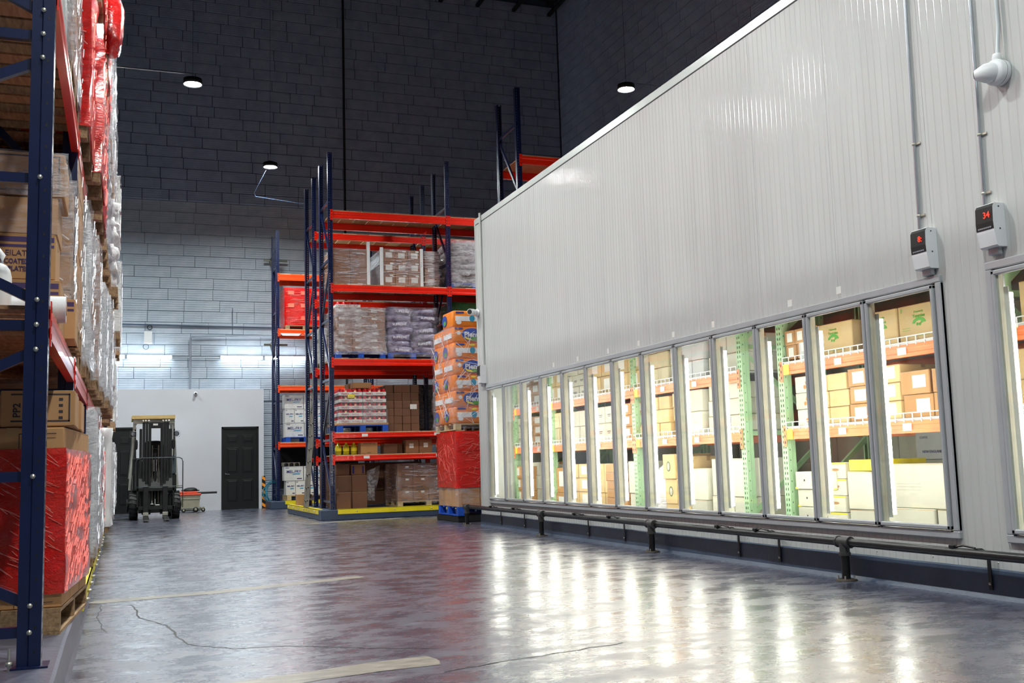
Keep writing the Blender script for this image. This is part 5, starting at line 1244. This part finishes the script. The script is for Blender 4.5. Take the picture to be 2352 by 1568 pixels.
def eilat(r, dx, ly, h_):
    bars(r, dx, ly, h_); y = -ly / 2 - .0015
    text(r, 'EILAT', .042, (dx / 2 - 0.190, y, h_ * .57), INKP, bold=0); text(r, 'THICK UNCOATED', .036, (dx / 2 - 0.255, y, h_ * .39), INKP, sx=.8, bold=.001); text(r, 'PAPER PLATES', .036, (dx / 2 - 0.225, y, h_ * .23), INKP, sx=.85, bold=.001)
    b = MB(); b.prism([(dx / 2 - .02, h_ * .5), (dx / 2 - .026, h_ * .58), (dx / 2 - .032, h_ * .5)], y, y + .001); b.obj('print', INKP, r)
sidecarton('kraft paper plate carton with purple bars and big purple lettering', (-.335, 5.9, Z1 + .262), (.5, .4, .245), KRAFT, 0, eilat)
sidecarton('kraft carton with purple bars under the paper plate carton', (-.308, 5.88, Z1), (.53, .42, .26), KRAFT, 0, bars)
sidecarton('small kraft carton with purple bars right of the lettered ones', (-.25, 6.32, Z1), (.3, .4, .23), KRAFT, 0, bars)
sidecarton('kraft carton under film on top of the lettered carton', (-.33, 5.92, Z1 + .51), (.5, .45, .2), KRAFT, 0, lambda r, a, b_, c: (wrap(r, .5, .45, .0, .2, WRAP, 6, top=False),))
sidecarton('topmost kraft carton with a rounded print frame under the upper shelf', (-.3, 5.94, Z1 + .72), (.5, .45, .24), KRAFT, .0, lambda r, a, b_, c: (frame_print(r, a, b_, c), wrap(r, a, b_, 0, .24, WRAPH, 7, top=False)))
lload('tall kraft cartons under thick clear film behind the lettered cartons', 6.95, Z1 + .0, 1, 2, 4, .45, .45, .22, KRAFT, WRAPH, .0, seed=104, palw=.6)
r = thing('white_film_roll', 'white roll of film lying beside the nearest upright', 'roll', (-.42, 5.62, Z1 + .065)); b = MB(); b.tube([(-.2, 0, 0), (.155, 0, 0)], .068, 20); b.obj('roll', WHT_FILM, r); MB().tube([(.155, 0, 0), (.158, 0, 0)], .03, 12).obj('core', KRAFT, r)
r = thing('white_jug', 'white plastic jug with a handle at the left picture edge', 'jug', (-.60, 5.5, Z1)); b = MB(); b.blob((0, 0, .13), (.095, .09, .135), 1, .01, 20, 10, .45); b.obj('body', WHITE, r)
MB().tube([(.05, -.02, .25), (.055, -.02, .3), (.02, -.02, .35), (-.03, -.02, .34), (-.06, -.02, .27)], .014, 8).obj('handle', WHITE, r); MB().box(-.06, .04, -.094, -.088, .05, .14).obj('label', INKB, r)
lload('kraft cartons under the lower shelf edge on their own light pallet', 6.6, 1.27 + .2, 1, 1, 1, .2, .2, .05, KRAFT, None, -.4, seed=105, pal=None, name='carton_stack', cat='carton stack')
# the deeper bays
S = lambda z: z
def L(label, Y, lvl, kind, over, h_=1.25, ln=1.1, seed=1, rows=5):
    z = {0: .2, 1: Z1, 2: 3.319, 3: 4.819, 4: 6.319}[lvl]
    K = {'kraft': (KRAFT, WRAP), 'kraftd': (KRAFTM, WRAPH), 'red': (REDPL, WRAPR), 'film': (GREYW, WRAPH), 'grey': (KRAFTM, FILMG), 'plain': (KRAFTM, None), 'mag': (WHITEB, WRAP), 'milk': (WHITEB, WHT_FILM)}
    if kind.startswith('sack'):
        r = sackload(label, (LX(Y) + over - .5, Y, z), rows, {'sackw': SACKW, 'sackg': SACKG, 'sackp': SACKP}[kind], ln, 1.0, (h_ - .13) / rows, WOOD, None, seed, WRAP if kind != 'sackw' else None, RZ_L, cols=1); return r
    mt, wr = K[kind]
    r = lload(label, Y, z, 3, 2, rows, ln / 3, .5, (h_ - .13) / rows, mt, wr, over, seed=seed, wamp=.045 if kind in ('film', 'milk') else .025, tape=TAPE if 'kraft' in kind or kind == 'plain' else None)
    if kind == 'mag':
        for k in range(rows): text(r, 'NAPKINS', .1, (-.2, -.53, .2 + k * (h_ - .13) / rows), INKR)
    return r
L('beige cartons in clear film at floor level, second bay on the left', 8.1, 0, 'kraft', -0.1, 1.42, 1.05, 1, 6)
L('kraft cartons in clear film at floor level beyond the beige ones', 9.25, 0, 'kraftd', -0.06, 1.3, 1.0, 2, 5)
L('white film-wrapped load at floor level, third bay', 10.6, 0, 'film', 0.07, 1.4, 1.1, 3)
L('milky film load at floor level, third bay far side', 11.95, 0, 'film', .08, 1.2, 1.1, 4)
L('pale sacks at floor level with red tape', 13.3, 0, 'sackw', .08, 1.2, 1.1, 5, 6)
L('red film-wrapped load at floor level far down the aisle', 14.6, 0, 'red', .06, 1.1, 1.1, 6)
L('tall milky wrapped load at floor level near the end of the rack', 16.4, 0, 'milk', .12, 1.45, 1.1, 7)
L('grey film load at floor level near the black door', 18.2, 0, 'film', .14, 1.3, 1.2, 8)
L('last white load at floor level of the left rack', 21.0, 0, 'milk', .14, 1.2, 1.2, 9); L('last grey load at floor level of the left rack', 23.4, 0, 'film', .13, 1.2, 1.2, 10)
L('tall beige carton column in clear film on the first level, second bay', 8.1, 1, 'kraft', 0.0, 1.42, 1.05, 11, 6)
L('white crinkled film load on the first level, second bay', 9.3, 1, 'film', 0.03, 1.4, 1.1, 12)
L('purple-brown film-wrapped load on the first level, third bay', 10.6, 1, 'kraftd', 0.07, 1.4, 1.15, 13)
L('pale film load on the first level, third bay far side', 11.95, 1, 'film', .10, 1.2, 1.15, 14)
L('loose white film load on the first level, fourth bay', 13.4, 1, 'film', .14, 1.3, 1.2, 15)
L('spotted film-wrapped load on the first level, fourth bay far side', 14.8, 1, 'sackg', .16, 1.2, 1.1, 16, 6)
L('milky film load on the first level of the fifth bay', 17.0, 1, 'milk', .10, 1.2, 1.2, 17); L('pale printed packs on the first level far away', 19.5, 1, 'mag', .16, 1.2, 1.2, 18)
L('grey film load high on the second level, nearest bay', 5.75, 2, 'film', -0.02, 1.3, 1.1, 19); L('milky film load on the second level, nearest bay', 6.9, 2, 'kraftd', 0.0, 1.3, 1.1, 20)
L('bright red film-wrapped load on the second level', 8.1, 2, 'red', 0.05, 1.4, 1.1, 21); L('red wrapped load beside the bright one on the second level', 9.25, 2, 'red', .11, 1.3, 1.1, 22)
L('red and clear wrapped load on the second level, third bay', 10.6, 2, 'red', .10, 1.35, 1.15, 23); L('spotted clear film load on the second level, third bay', 11.95, 2, 'sackg', .12, 1.3, 1.1, 24, 6)
L('grey spotted film load on the second level, fourth bay', 13.4, 2, 'sackg', .13, 1.3, 1.1, 25, 6); L('stack of plump white sacks on the second level', 15.0, 2, 'sackw', .21, 1.35, 1.15, 26, 6)
L('brown cartons on the second level past the white sacks', 17.0, 2, 'plain', .14, 1.0, 1.2, 27); L('pale packs with magenta lettering on the second level', 19.6, 2, 'mag', .22, 1.35, 1.2, 28)
L('film-wrapped load on the second level near the end', 22.2, 2, 'film', .2, 1.2, 1.2, 29)
L('red wrapped load with a bulge on the third level', 10.6, 3, 'red', .12, 1.3, 1.15, 31); L('pink wrapped load on the third level, third bay', 11.95, 3, 'red', .10, 1.2, 1.15, 32)
L('white film load on the third level, fourth bay', 13.4, 3, 'film', .13, 1.25, 1.15, 33); L('grey sack load on the third level, fourth bay', 14.8, 3, 'sackg', .14, 1.2, 1.1, 34, 6)
L('clear wrapped cartons on the third level, fifth bay', 17.0, 3, 'kraftd', .13, 1.2, 1.2, 35); L('pale printed packs on the third level', 19.0, 3, 'mag', .18, 1.2, 1.2, 36)
L('red wrapped load on the third level above the second bay', 8.1, 3, 'red', .08, 1.2, 1.1, 37); L('red wrapped load on the third level beside it', 9.25, 3, 'red', .1, 1.2, 1.1, 38)
r = thing('film_bulge', 'loose red film bag bulging from the red load at the top left', 'film', (-.12, 10.1, 5.22)); b = MB(); b.blob((0, 0, 0), (.1, .3, .3), 3, .2, 16, 12, .9, 2); b.obj('bag', WRAPR, r)

# lettering becomes plain mesh
dg = bpy.context.evaluated_depsgraph_get()
for o in [o for o in sc.objects if o.type == 'FONT']:
    me = bpy.data.meshes.new_from_object(o.evaluated_get(dg)); n_ = o.name; p_ = o.parent; mw = (o.location.copy(), o.rotation_euler.copy(), o.scale.copy())
    bpy.data.objects.remove(o); t = bpy.data.objects.new(n_, me); C.link(t); t.parent = p_; t.location, t.rotation_euler, t.scale = mw
